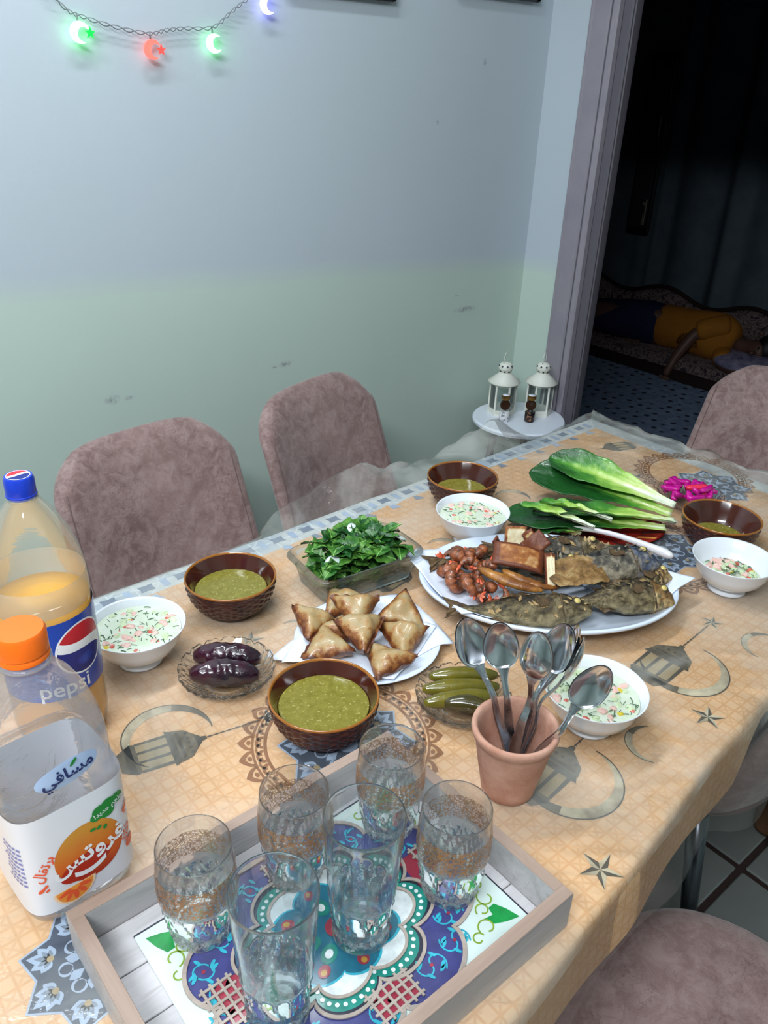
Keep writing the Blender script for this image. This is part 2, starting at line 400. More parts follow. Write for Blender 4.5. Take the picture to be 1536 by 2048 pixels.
mNavy = pm('navy_trousers', (20, 26, 62), .9, var=(6, (14, 20, 50)), bump=(12, .5), bdist=.01)
blob('trousers', [(0, .36, .10, .12), (-.02, .46, .11, .14), (-.05, .56, .11, .13), (-.10, .75, .10, .11), (-.08, .95, .085, .09), (-.02, 1.2, .075, .07), (-.02, 1.26, .07, .055)], mNavy, pr)
mHair = pm('black_hair', (16, 14, 14), .5, bump=(150, .6))
g = G(); secs = []
for i in range(9):
    a = -pi/2+pi*i/8; secs.append([Vector((.0+.09*cos(a)*cos(b)+.02, -.275+.075*sin(a), .115+.092*cos(a)*sin(b))) for b in [2*pi*j/16 for j in range(16)]])
g.loft(secs); g.obj('hair', mHair, pr, mod=sub(1))
g = G().tube([(-.085, -.25, .11), (-.105, -.235, .108), (-.09, -.22, .105)], [.008, .011, .008], 8); g.obj('nose', mSkin, pr)
for s_ in (-1, 1): G().tube([(-.082, -.262, .11+.028*s_-.008), (-.086, -.263, .11+.028*s_), (-.082, -.262, .11+.028*s_+.008)], [.003, .005, .003], 6).obj('closed_eye', mHair, pr)
G().tube([(-.08, -.20, .092), (-.088, -.199, .106), (-.08, -.20, .12)], [.003, .006, .003], 6).obj('mouth', pm('lips', (96, 52, 46), .6), pr)
G().tube([(0, -.23, .19), (.0, -.225, .203), (.0, -.215, .19)], [.012, .016, .01], 8).obj('ear', mSkin, pr)
# ---------------------------------------------------------------- dining table
mWood = pm('table_wood', (120, 84, 60), .5, var=(6, (96, 64, 44)))
tb = thing('dining_table', 'long dining table hidden under the peach printed tablecloth', 'table', (.7, .72, FZ))
g = G(); xs = [-.4+(XF-.01+.4)*i/24 for i in range(25)]
out = [(x-.7, YR(x)+.012-.72) for x in xs]+[(x-.7, YL(x)-.012-.72) for x in reversed(xs)]
g.prism(out, .72, .7475); g.obj('table_top', mWood, tb, smooth=False)
for x, y in ((-.3, .36), (1.58, .42), (-.3, 1.04), (1.58, 1.06)):
    G().lathe([(.0, 0), (.028, 0), (.03, .01), (.036, .70), (0, .72)], 20).obj('leg', mWood, tb, (x-.7, y-.72, 0))
# ---------------------------------------------------------------- dining chairs
t = NT('mauve_suede'); n1 = t.noise(5, 5, .65); n2 = t.noise(38, 6, .75, dist=.6)
c = t.mix(t.ramp(n1, (.35, 0.), (.65, 1.)), lin((150, 123, 118)), lin((112, 86, 83)))
c = t.mix(t.M('MULTIPLY', t.ramp(n2, (.42, 0.), (.62, 1.)), .45), c, lin((178, 154, 150)))
v = t.n('ShaderNodeTexVoronoi', feature='DISTANCE_TO_EDGE'); mp = t.n('ShaderNodeMixRGB'); nn = t.n('ShaderNodeTexNoise'); nn.inputs['Scale'].default_value = 14; nn.inputs['Detail'].default_value = 5; t.l(t.coord(), nn.inputs[0])
mp.inputs[0].default_value = .35; t.l(t.coord(), mp.inputs[1]); t.l(nn.outputs[1], mp.inputs[2]); t.l(mp.outputs[0], v.inputs['Vector']); v.inputs['Scale'].default_value = 26
crk = t.ramp(v.outputs['Distance'], (0., 1.), (.045, 0.))
crk = t.M('MULTIPLY', crk, t.ramp(t.noise(9, 3), (.45, 0.), (.6, 1.)))
t.l(t.mix(t.M('MULTIPLY', crk, .5), c, lin((98, 72, 70))), t.b.inputs['Base Color'])
t.b.inputs['Roughness'].default_value = .62; t.b.inputs['Sheen Weight'].default_value = .25; t.b.inputs['Specular IOR Level'].default_value = .35
t.bump(t.M('SUBTRACT', n2, t.M('MULTIPLY', crk, .6)), .35, .002); mSuede = t.m
mMet = pm('dark_chrome_leg', (96, 98, 104), .25, 1)
mFoot = pm('black_rubber', (20, 20, 22), .6); mSeam = pm('dark_seam', (112, 90, 88), .7)
def chair(label, loc, rz):
    c = thing('dining_chair', label, 'chair', loc, rz, 'mauve suede dining chairs')
    # local: seat centre at origin (floor level), front faces -Y, back towards +Y
    g = G(); n = 26; secs = []
    # back shell: rings of a padded slab following a curved outline
    def bp(u, v):   # u in -1..1 across, v 0..1 up -> centre surface
        wv = (.216-.012*v); y = .19+.13*v-.055*(1-u*u)*0+.0
        y += -.050*abs(u)**2.6*(1-.45*v)          # wings wrap forward
        return Vector((u*wv, y, .43+.45*v))
    N, Mv = 30, 26
    def slabsurf(off, inset):
        V = []
        for j in range(Mv+1):
            v_ = j/Mv
            # rounded upper corners: shrink width near the top
            vv = v_
            lim = 1.0
            top = (v_-.80)/.20
            if top > 0: lim = 1-.34*(1-sqrt(max(0, 1-top*top)))
            lim -= inset/.2
            for i in range(N+1):
                u = (-1+2*i/N)*lim
                p = bp(u, vv-inset/.45*(1 if v_ > .5 else -1)*0)
                edge = min(1, (1-abs(-1+2*i/N))*6)*min(1, (1-v_)*9+.0)*1.0
                th = off*(.35+.65*sqrt(max(0, edge)))
                dome = -.03*max(0, (abs(u)-.7))**1*0
                V.append(Vector((p.x, p.y+th+dome, p.z-(.05*abs(u)**4*max(0, top) if top > 0 else 0))))
        return V
    Fv = slabsurf(-.024, 0); Bv = slabsurf(.020, 0); W = N+1
    F = []
    for j in range(Mv):
        for i in range(N):
            a = j*W+i; F.append((a, a+1, a+W+1, a+W)); b = len(Fv)+a; F.append((b, b+W, b+W+1, b+1))
    rim = [j*W for j in range(Mv+1)]+[Mv*W+i for i in range(1, N+1)]+[j*W+N for j in range(Mv-1, -1, -1)]+[i for i in range(N-1, 0, -1)]
    L = len(Fv)
    for k in range(len(rim)):
        a, b = rim[k], rim[(k+1) % len(rim)]; F.append((a, L+a, L+b, b)[::-1])
    g.add(Fv+Bv, F); g.obj('backrest', mSuede, c, mod=sub(1))
    # seam piping along the inner side of the wings
    for s_ in (-1, 1):
        pts = [Vector((bp(s_*.90, v_).x, bp(s_*.90, v_).y-.0215, bp(0, v_).z)) for v_ in [i/10*.8+.05 for i in range(11)]]
        G().tube(pts, .0009, 5).obj('seam', mSeam, c)
    # seat pad
    g = G(); secs = []
    def ring(k, z):
        P = []
        for i in range(48):
            a = 2*pi*i/48; ca, sa = cos(a), sin(a); e = .62
            x = abs(ca)**e*(1 if ca > 0 else -1)*.225*k; y = abs(sa)**e*(1 if sa > 0 else -1)*.225*k-.02
            if y < -.1: x *= 1-.10*((-.1-y)/.15)
            P.append(Vector((x, y, z+.02*max(0, y-.05)/.15*(1 if z > .42 else 0))))
        return P
    for k, z in ((.02, .462), (.5, .462), (.8, .462), (.93, .456), (.99, .442), (1.0, .43), (.985, .412), (.94, .404), (.5, .402), (.02, .402)): secs.append(ring(k, z))
    g.loft(secs, cap=True); g.obj('seat', mSuede, c)
    G().loft([ring(1.003, .418), ring(1.008, .421), ring(1.003, .424)]).obj('seat_piping', mSeam, c)
    g = G().loft([ring(.93, .404), ring(.93, .396), ring(.4, .394)], cap=True); g.obj('seat_base', pm('black_underside', (28, 27, 28), .7), c, smooth=False)
    for sx in (-1, 1):
        for sy in (-1, 1):
            p0 = Vector((sx*.145, sy*.14-.02, .395)); p1 = Vector((sx*.20, sy*.205-.02+(.02 if sy > 0 else 0), .012))
            lg = G().tube([p0, p0.lerp(p1, .5), p1], [.019, .0155, .0115], 16).obj('leg', mMet, c)
            G().tube([p1+Vector((0, 0, .012)), p1-Vector((0, 0, .012))], [.0125, .0135], 14).obj('rubber_foot', mFoot, lg)
    return c
c0 = chair('mauve suede dining chair against the wall, nearest the large blue-capped bottle', (.650, 1.165, FZ-.012), rad(7))
dup(c0, (1.128, 1.19, FZ), rad(16), 'turned mauve suede dining chair against the wall, nearer the round side table')
dup(c0, (1.80, .835, FZ), rad(-90), 'mauve suede dining chair at the far end of the table by the doorway')
dup(c0, (1.275, .535, FZ), rad(180), 'mauve suede dining chair at the right, pushed under the table, steel legs showing')
dup(c0, (.70, .105, FZ), rad(180), 'mauve suede dining chair showing only its seat at the bottom right corner')
# ---------------------------------------------------------------- tablecloth
def lattice(t, x, y, P1=.0165, w1=.0022, blur=.0010):
    r = None
    for k, (a, P) in enumerate(((0, P1), (pi/2, P1), (pi/4, P1*1.4142), (3*pi/4, P1*1.4142))):
        d = t.M('ADD', t.M('MULTIPLY', x, cos(a)/P), t.M('MULTIPLY', y, sin(a)/P))
        if k > 1: d = t.M('ADD', d, .5)
        d = t.M('MULTIPLY', t.M('ABSOLUTE', t.M('SUBTRACT', t.M('FRACT', d), .5)), P)
        f = t.n('ShaderNodeMapRange'); t.l(d, f.inputs[0]); f.inputs[1].default_value = w1*.35; f.inputs[2].default_value = w1; f.inputs[3].default_value = 1; f.inputs[4].default_value = 0
        v_ = f.outputs[0] if k < 2 else t.M('MULTIPLY', f.outputs[0], .75)
        r = v_ if r is None else t.M('MAXIMUM', r, v_)
    return r
t = NT('peach_printed_cloth'); x = t.xyz()
f = lattice(t, x[0], t.M('ADD', x[1], x[2]))
c = t.mix(t.ramp(t.noise(4, 3), (.3, 0.), (.7, 1.)), lin((222, 184, 144)), lin((216, 176, 134)))
c = t.mix(t.M('MULTIPLY', f, t.ramp(t.noise(6, 3), (.3, .45), (.7, .95))), c, lin((206, 156, 106)))
t.l(c, t.b.inputs['Base Color']); t.b.inputs['Roughness'].default_value = .6; t.bump(t.noise(400, 2), .1, .001)
mPeach = t.m
t = NT('blue_grey_border'); x = t.xyz()
f = lattice(t, x[0], x[1], .045, .0022)
c = t.mix(t.ramp(t.noise(5, 3, dist=1), (.42, 0.), (.55, 1.)), lin((168, 180, 190)), lin((196, 200, 200)))
c = t.mix(t.M('MULTIPLY', f, .8), c, lin((214, 220, 222)))
t.l(c, t.b.inputs['Base Color']); t.b.inputs['Roughness'].default_value = .55; mBord = t.m
def cover(name, z0, hangR, hangL, hangF, zfn, mats, matfn, nx=150, ny=90, parent=None):
    us = [-.36+(XF+.36+hangF)*i/nx for i in range(nx+1)]
    V = []; F = []; I = []
    for i, u in enumerate(us):
        x = min(u, XF); du = max(0, u-XF); yr, yl = YR(x), YL(x); hr = hangR(u); hl = hangL(u)
        Ltot = hr+(yl-yr)+hl
        for j in range(ny+1):
            s_ = -hr+Ltot*j/ny
            if s_ < 0: y = yr-.004*min(1, -s_/.01)+.25*s_*.3; dv = -s_
            elif s_ > yl-yr: dv = s_-(yl-yr); y = yl+.004*min(1, dv/.01)
            else: y = yr+s_; dv = 0
            rd = .008
            def dr_(d): return (d*d/(2*rd) if d < rd else d-rd/2)
            ax, ay, az = zfn(x, y, du, dv, s_ < 0)
            V.append(Vector((x+.004*min(1, du/.01)+.12*du+ax, y+ay, z0-max(dr_(du), dr_(dv))+az)))
    for i in range(nx):
        for j in range(ny):
            a = i*(ny+1)+j; F.append((a, a+ny+1, a+ny+2, a+1))
            p = V[a]; I.append(matfn((V[a].x+V[a+ny+2].x)/2, (V[a].y+V[a+ny+2].y)/2, p.z))
    g = G(); g.V = [tuple(v) for v in V]; g.F = F; g.I = I; g.C = [(1, 1, 1)]*len(V)
    return g.obj(name, mats, parent)
def zc(x, y, du, dv, right):
    k = .0025*sin(x*23+2*nz((x*3, 0, 0)))*min(1, dv/.05)
    return (0, (-k if right else k), 0)
def mc(x, y, z):
    if z < -.02 and y > .6: return 1
    if y > YL(min(x, XF))-.048-.006*sin(x*40)*0: return 1
    if x > XF-.04: return 1
    return 0
cloth = cover('tablecloth', .0004, lambda u: .10 if u < .93 else max(.03, .10-.9*(u-.93)), lambda u: .14, .16, zc, [mPeach, mBord], mc)
tag(cloth, 'peach tablecloth with a lattice print, lanterns, crescents and stars, covering the dining table', 'tablecloth')
# ---------------------------------------------------------------- prints on the cloth (flat ink, fractions of a millimetre proud)
ZD = .0009
def ink(name, col, col2=None, sc=30): return pm(name, col, .6, var=(sc, col2 or tuple(int(c*.85) for c in col)))
iDark = ink('ink_dark_bronze', (62, 56, 48), (86, 76, 62), 60); iMid = ink('ink_bronze', (112, 98, 78), (84, 74, 60), 60)
iLite = ink('ink_cream', (178, 156, 116), (150, 130, 96)); iBrown = ink('ink_lace_brown', (150, 98, 56), (134, 86, 48))
iNavy = ink('ink_slate_navy', (72, 84, 104), (58, 68, 88)); iBlue = ink('ink_pale_blue', (172, 188, 210), (156, 172, 196)); iGrey = ink('ink_grey', (128, 142, 160), (116, 128, 146))
iSilver = ink('ink_silver', (206, 194, 166), (140, 126, 104), 22)
def D(g, name, mats, x, y, rot=0, s=1, mir=1):
    """decal group in local (right, up) coordinates, 'up' of the print = +X of the table"""
    M_ = Matrix.Translation((x, y, 0)) @ Matrix.Rotation(rot-pi/2, 4, 'Z') @ Matrix.Diagonal((s*mir, s, 1, 1))
    g.V = [tuple(M_ @ Vector(v)) for v in g.V]
    if mir < 0: g.F = [tuple(reversed(f)) for f in g.F]
    o = g.obj(name, mats, cloth, smooth=False); return o
def crescent_pts(R, r, off, a0=-150, a1=150, n=40):
    # thick crescent: outer arc radius R, inner arc offset
    A = []; Bq = []
    for i in range(n+1):
        a = rad(a0+(a1-a0)*i/n); k = i/n; wd = r*sin(pi*k)**.8
        A.append((R*cos(a), R*sin(a))); Bq.append(((R-wd)*cos(a)-off*0, (R-wd)*sin(a)))
    return A, Bq
def p_crescent(x, y, R, wd, rot, mats=None, a0=-150, a1=150):
    A, Bq = crescent_pts(R, wd, 0, a0, a1); n = len(A)
    mid = [((a[0]+b[0])/2, (a[1]+b[1])/2) for a, b in zip(A, Bq)]
    g = G(); k = n//3
    g.strip(A[:k+1], Bq[:k+1], ZD, 0); g.strip(A[k:], Bq[k:], ZD, 1)
    g.strip(A, [(a[0]*.97, a[1]*.97) for a in A], ZD+.0001, 2)
    return D(g, 'printed_crescent', [iMid, iSilver, iDark], x, y, rot)
def p_star(x, y, R, rot):
    g = G()
    for k in range(5):
        a = 2*pi*k/5+pi/2; tip = (R*cos(a), R*sin(a))
        for s_, m in ((-1, 0), (1, 1)):
            b = a+s_*pi/5; v = (R*.36*cos(b), R*.36*sin(b))
            g.add([(0, 0, ZD), (tip[0], tip[1], ZD), (v[0], v[1], ZD)], [(0, 1, 2) if s_ > 0 else (0, 2, 1)], m)
    return D(g, 'printed_star', [iDark, iSilver], x, y, rot)
def p_lantern(x, y, rot, s, chain=.09, mir=1):
    g = G()
    P = lambda pts, m, dz=0: g.poly(pts, ZD+dz, m)
    P([(-.030, -.062), (.030, -.062), (.037, -.050), (-.037, -.050)], 0)
    P([(-.022, -.074), (.022, -.074), (.030, -.062), (-.030, -.062)], 1)
    P([(-.037, -.050), (.037, -.050), (.034, -.043), (-.034, -.043)], 1, .0001)
    P([(-.032, -.043), (.032, -.043), (.036, .012), (-.036, .012)], 2)
    for xx in (-.034, -.012, .010, .032): P([(xx-.002, -.043), (xx+.003, -.043), (xx+.004, .012), (xx-.003, .012)], 0, .0002)
    P([(-.044, .010), (.044, .010), (.038, .022), (-.038, .022)], 0, .0003)
    P([(-.040, .022), (.040, .022), (.034, .042), (.018, .055), (-.018, .055), (-.034, .042)], 1, .0001)
    P([(-.034, .026), (.034, .026), (.030, .032), (-.030, .032)], 0, .0003)
    for k in range(5): P([(-.024+.012*k+.0035*cos(a), .043+.0035*sin(a)) for a in [2*pi*i/8 for i in range(8)]], 0, .0003)
    P([(-.018, .055), (.018, .055), (.008, .064), (-.008, .064)], 0)
    P([(-.006, .064), (.006, .064), (.004, .074), (-.004, .074)], 0)
    P([(-.0010, .074), (.0010, .074), (.0010, .074+chain), (-.0010, .074+chain)], 0)
    for k in range(int(chain/.012)): P([(.0022*cos(a), .08+.012*k+.0035*sin(a)) for a in [2*pi*i/6 for i in range(6)]], 0, .0001)
    return D(g, 'printed_lantern', [iDark, iMid, iLite], x, y, rot, s, mir)
def motif(x, y, rot=0, s=1, mir=1):
    p_lantern(x, y, rot, s*.82, .10, mir)
    c = Vector((.028*mir, .0)); c = Vector((c.x*s, .012*s))
    w_ = rotz(Vector((c.x, c.y, 0)), rot-pi/2)
    p_crescent(x+w_.x, y+w_.y, .064*s, .017*s, rot-pi/2+pi/2+(rad(-25) if mir > 0 else rad(205)), a0=-125, a1=118)
    st = rotz(Vector((0, .155*s, 0)), rot-pi/2); p_star(x+st.x, y+st.y, .019*s, rot+.3)
motif(.655, .425, rad(6)); motif(.962, .460, rad(4)); motif(.30, .745, rad(-12), .9, -1)
motif(1.365, .905, rad(-14), .85, -1)
p_star(.589, .295, .026, .2); p_star(.907, .354, .024, .5); p_star(.505, .875, .022, .9)
p_crescent(.800, .372, .034, .010, rad(200), a0=-70, a1=110); p_crescent(1.125, .385, .036, .010, rad(170), a0=-70, a1=110)
p_crescent(.575, .845, .036, .009, rad(100), a0=-90, a1=90); p_crescent(.935, .90, .034, .010, rad(120), a0=-90, a1=90); p_crescent(1.19, .965, .036, .011, rad(130), a0=-90, a1=90)
p_lantern(.79, .875, rad(10), .6, .04); p_lantern(1.60, 1.0, rad(160), .6, .03)
def mandala(x, y, R, n=26):
    g = G(); ri = R*.72
    def ringp(a0, a1, r): return [(r*cos(a0+(a1-a0)*i/8), r*sin(a0+(a1-a0)*i/8)) for i in range(9)]
    N = 96; g.strip([(ri*cos(2*pi*i/N), ri*sin(2*pi*i/N)) for i in range(N)], [(ri*1.045*cos(2*pi*i/N), ri*1.045*sin(2*pi*i/N)) for i in range(N)], ZD, 0, close=True)
    g.strip([(R*.845*cos(2*pi*i/N), R*.845*sin(2*pi*i/N)) for i in range(N)], [(R*.87*cos(2*pi*i/N), R*.87*sin(2*pi*i/N)) for i in range(N)], ZD, 0, close=True)
    for k in range(n):
        a = 2*pi*k/n; da = pi/n
        # outer pointed petal, outlined, with a filled heart
        pts = []
        for i in range(13):
            u = -1+2*i/12; r = R*(.87+.13*(1-abs(u))**.55); pts.append((r*cos(a+u*da), r*sin(a+u*da)))
        ins = []
        for i in range(13):
            u = -1+2*i/12; r = R*(.865+.075*(1-abs(u))**.55); ins.append((r*cos(a+u*da*.72), r*sin(a+u*da*.72)))
        g.strip(ins, pts, ZD, 0)
        g.poly([(R*(.895+.022*sin(b))*cos(a+da*.30*cos(b)), R*(.895+.022*sin(b))*sin(a+da*.30*cos(b))) for b in [2*pi*i/8 for i in range(8)]], ZD, 0)
        # inner scallop arcs
        for (rr0, rr1, sh) in ((.755, .835, 0), (.775, .835, da)):
            o1 = []; o2 = []
            for i in range(9):
                b = pi*i/8; o1.append((R*(rr0+(rr1-rr0)*sin(b))*cos(a+sh+da*.92*cos(b)), R*(rr0+(rr1-rr0)*sin(b))*sin(a+sh+da*.92*cos(b))))
                o2.append((R*(rr0+(rr1-rr0)*.62*sin(b))*cos(a+sh+da*.55*cos(b)), R*(rr0+(rr1-rr0)*.62*sin(b))*sin(a+sh+da*.55*cos(b))))
            g.strip(o1, o2, ZD, 0)
    D(g, 'printed_lace_ring', iBrown, x, y)
def medallion(x, y, R, rot=0):
    g = G()
    def star8(r1, r2): return [((r1 if k % 2 == 0 else r2)*cos(pi*k/8), (r1 if k % 2 == 0 else r2)*sin(pi*k/8)) for k in range(16)]
    def starfill(r1, r2, dz, m):
        P = star8(r1, r2)
        g.add([(0, 0, ZD+dz)]+[(p[0], p[1], ZD+dz) for p in P], [(0, i+1, (i+1) % 16+1) for i in range(16)], m)
    starfill(R, R*.765, 0, 1); starfill(R*.965, R*.735, .0001, 0)
    for k in range(8):
        a = pi/4*k; cx, cy = R*.60*cos(a), R*.60*sin(a)
        for j in range(5):
            b = a+rad((-72, -36, 0, 36, 72)[j]); L = R*(.20, .25, .30, .25, .20)[j]
            def pet(L, wd, dz, m):
                P = []
                for i in range(9):
                    u = i/8; P.append((cx+L*u*cos(b)-wd*sin(pi*u**.8)*sin(b), cy+L*u*sin(b)+wd*sin(pi*u**.8)*cos(b)))
                for i in range(7, 0, -1):
                    u = i/8; P.append((cx+L*u*cos(b)+wd*sin(pi*u**.8)*sin(b), cy+L*u*sin(b)-wd*sin(pi*u**.8)*cos(b)))
                g.poly(P, ZD+dz, m)
            pet(L, R*.075, .0002+j*.00002, 1); pet(L*.68, R*.036, .0004, 2)
        g.poly([(cx+R*.045*cos(q), cy+R*.045*sin(q)) for q in [2*pi*i/10 for i in range(10)]], ZD+.0005, 3)
        a2 = a+pi/8
        for s_ in (-1, 1):
            o1 = []; o2 = []
            for i in range(10):
                q = rad(210*i/9); r_ = R*.085; w2 = R*.018*sin(pi*min(1, (i+1)/9))
                o1.append((R*.40*cos(a2)+(r_+w2)*cos(a2+s_*q), R*.40*sin(a2)+(r_+w2)*sin(a2+s_*q))); o2.append((R*.40*cos(a2)+(r_-w2)*cos(a2+s_*q), R*.40*sin(a2)+(r_-w2)*sin(a2+s_*q)))
            g.strip(o1, o2, ZD+.0003, 1)
        g.strip([(R*.20*cos(a), R*.20*sin(a)), (R*.34*cos(a+.25), R*.34*sin(a+.25)), (R*.42*cos(a), R*.42*sin(a))], [(R*.20*cos(a), R*.20*sin(a)), (R*.34*cos(a-.25), R*.34*sin(a-.25)), (R*.42*cos(a), R*.42*sin(a))], ZD+.0003, 1)
    g.poly([(R*.15*cos(q), R*.15*sin(q)) for q in [2*pi*i/16 for i in range(16)]], ZD+.0005, 1)
    D(g, 'printed_medallion', [iNavy, iBlue, iGrey, iLite], x, y, rot)
mandala(.487, .625, .132); medallion(.487, .612, .090, rad(8))
mandala(1.235, .655, .14); medallion(1.255, .655, .085, rad(5)); mandala(1.60, .80, .13); medallion(1.585, .745, .085)
medallion(.128, .535, .075, rad(10))
# pale blue border ornaments
g = G()
for k in range(22):
    cx = .38+k*.065
    if cx > XF-.06: break
    cy = YL(cx)-.024
    g.poly([(cx+.018*cos(q)*(1 if i % 2 else .6), cy+.013*sin(q)*(1 if i % 2 else .6)) for i, q in enumerate([2*pi*i/8 for i in range(8)])], ZD, 0)
    g.poly([(cx+.0325-.006, cy-.012), (cx+.0325+.006, cy-.012), (cx+.0325+.006, cy+.012), (cx+.0325-.006, cy+.012)], ZD, 1)
    g.poly([(cx-.01, YL(cx)-.062), (cx+.012, YL(cx)-.066), (cx+.004, YL(cx)-.048), (cx-.006, YL(cx)-.048)], ZD, 1 if k % 2 else 0)
o = g.obj('printed_border_ornaments', [iGrey, iBlue], cloth, smooth=False); o['kind'] = 'stuff'
# ---------------------------------------------------------------- clear plastic cover, wrinkled
FLAT = [(.487, .64, .10), (.527, .96, .09), (1.08, 1.0, .09), (1.34, .60, .10), (.36, .93, .09), (.99, .89, .09), (1.225, .51, .09), (.765, .445, .10), (.955, .68, .23),
        (.633, .755, .14), (.433, .81, .09), (.648, .566, .09), (1.465, .723, .09), (.595, .42, .07), (.22, .86, .09), (.14, .64, .10), (.73, .92, .14), (1.2, .8, .20), (.3, .42, .30)]
RID = [((.32, .87), (.25, .64), .0035), ((.37, .80), (.28, .62), .003), ((.41, .74), (.345, .60), .0025), ((.88, .47), (1.04, .32), .004), ((.90, .44), (.99, .33), .003), ((1.02, .45), (1.12, .345), .003),
       ((.72, .47), (.93, .36), .002), ((1.28, 1.06), (1.36, .86), .004), ((1.40, 1.02), (1.52, .84), .004), ((1.12, 1.08), (1.20, 1.02), .004), ((.85, 1.07), (.93, .98), .004),
       ((1.50, .86), (1.62, .60), .004), ((1.45, .60), (1.6, .45), .004), ((.57, .33), (.66, .255), .003), ((.66, .36), (.80, .30), .002), ((.80, .98), (.92, 1.05), .003), ((1.35, 1.1), (1.5, 1.0), .005), ((1.55, 1.08), (1.6, .9), .006)]
def segd(px, py, a, b):
    dx, dy = b[0]-a[0], b[1]-a[1]; t_ = max(0, min(1, ((px-a[0])*dx+(py-a[1])*dy)/(dx*dx+dy*dy)))
    return sqrt((px-a[0]-t_*dx)**2+(py-a[1]-t_*dy)**2), t_
def zf(x, y, du, dv, right):
    m = 1.0
    for cx, cy, r in FLAT:
        d = sqrt((x-cx)**2+(y-cy)**2)
        if d < r: m = min(m, smooth01((d-r*.82)/(r*.18)))
    z = .0006+abs(nz((x*9, y*9, 3)))*.003*m
    for a, b, h in RID:
        d, t_ = segd(x, y, a, b); ww = .006+.004*nz((x*20, y*20, 5))
        z += h*math.exp(-(d/ww)**2)*sin(pi*min(1, max(0, t_*.98+.01)))**.5*m
    # far end: the cover is bunched up along the edge
    e = smooth01((x-1.52)/.12)*m if du == 0 else 1
    z += e*(.010+.016*abs(nz((y*11, 1, 2)))+.012*nz((y*25, x*14, 4)))
    ax = ay = 0
    if du > 0: ax = .02*nz((y*14, du*12, 0)); z += .01*math.exp(-du/.02)
    if not right:
        # left side: the hem is curled up off the edge in places
        yl = YL(min(x, XF)); dd = yl-y
        lift = smooth01((x-.62)/.15)*(1-smooth01((x-1.40)/.12))
        k = lift*smooth01(1-(dd)/.05) if dv == 0 else lift
        amp = .55+.45*sin(x*15)+.35*nz((x*17, 0, 9))
        z += k*.016*max(.1, amp)
        if dv > 0:
            z += lift*min(dv, .06)*(.95+.5*amp); ay = lift*min(dv, .10)*.9+.012*nz((x*18, dv*20, 2))*min(1, dv/.03)
    if right and dv > 0:
        k = min(1, dv/.05)
        ay = -.016*k*(.5+.5*sin(x*19+1.5*nz((x*4, 0, 1))))-.02*k*smooth01((x-.86)/.08)*(1+.7*sin(x*28))
    return (ax, ay, z)
tf = film('clear_plastic_film', (.98, .98, .97), .10, (232, 232, 224), .09, .24, 22, .45, .006)
tf.set(tf.f_white.inputs[0], tf.M('MULTIPLY_ADD', tf.ramp(tf.noise(5.5, 4, .6, dist=.8), (.42, 0.), (.66, 1.)), tf.M('MULTIPLY_ADD', tf.M('GREATER_THAN', tf.xyz()[2], -.012), .24, .0), .04))
pc = cover('plastic_cover', .0010, lambda u: (.125+.012*sin(u*9)) if u < .84 else .125+.012*sin(u*9)+.03*smooth01((u-.84)/.08)-.05*smooth01((u-1.12)/.2), lambda u: .16-.08*smooth01((u-.62)/.15)+.012*sin(u*31), .07, zf, [tf.m], lambda *a: 0, 330, 170)
tag(pc, 'clear wrinkled plastic cover spread over the peach tablecloth and hanging past its edges', 'table cover')
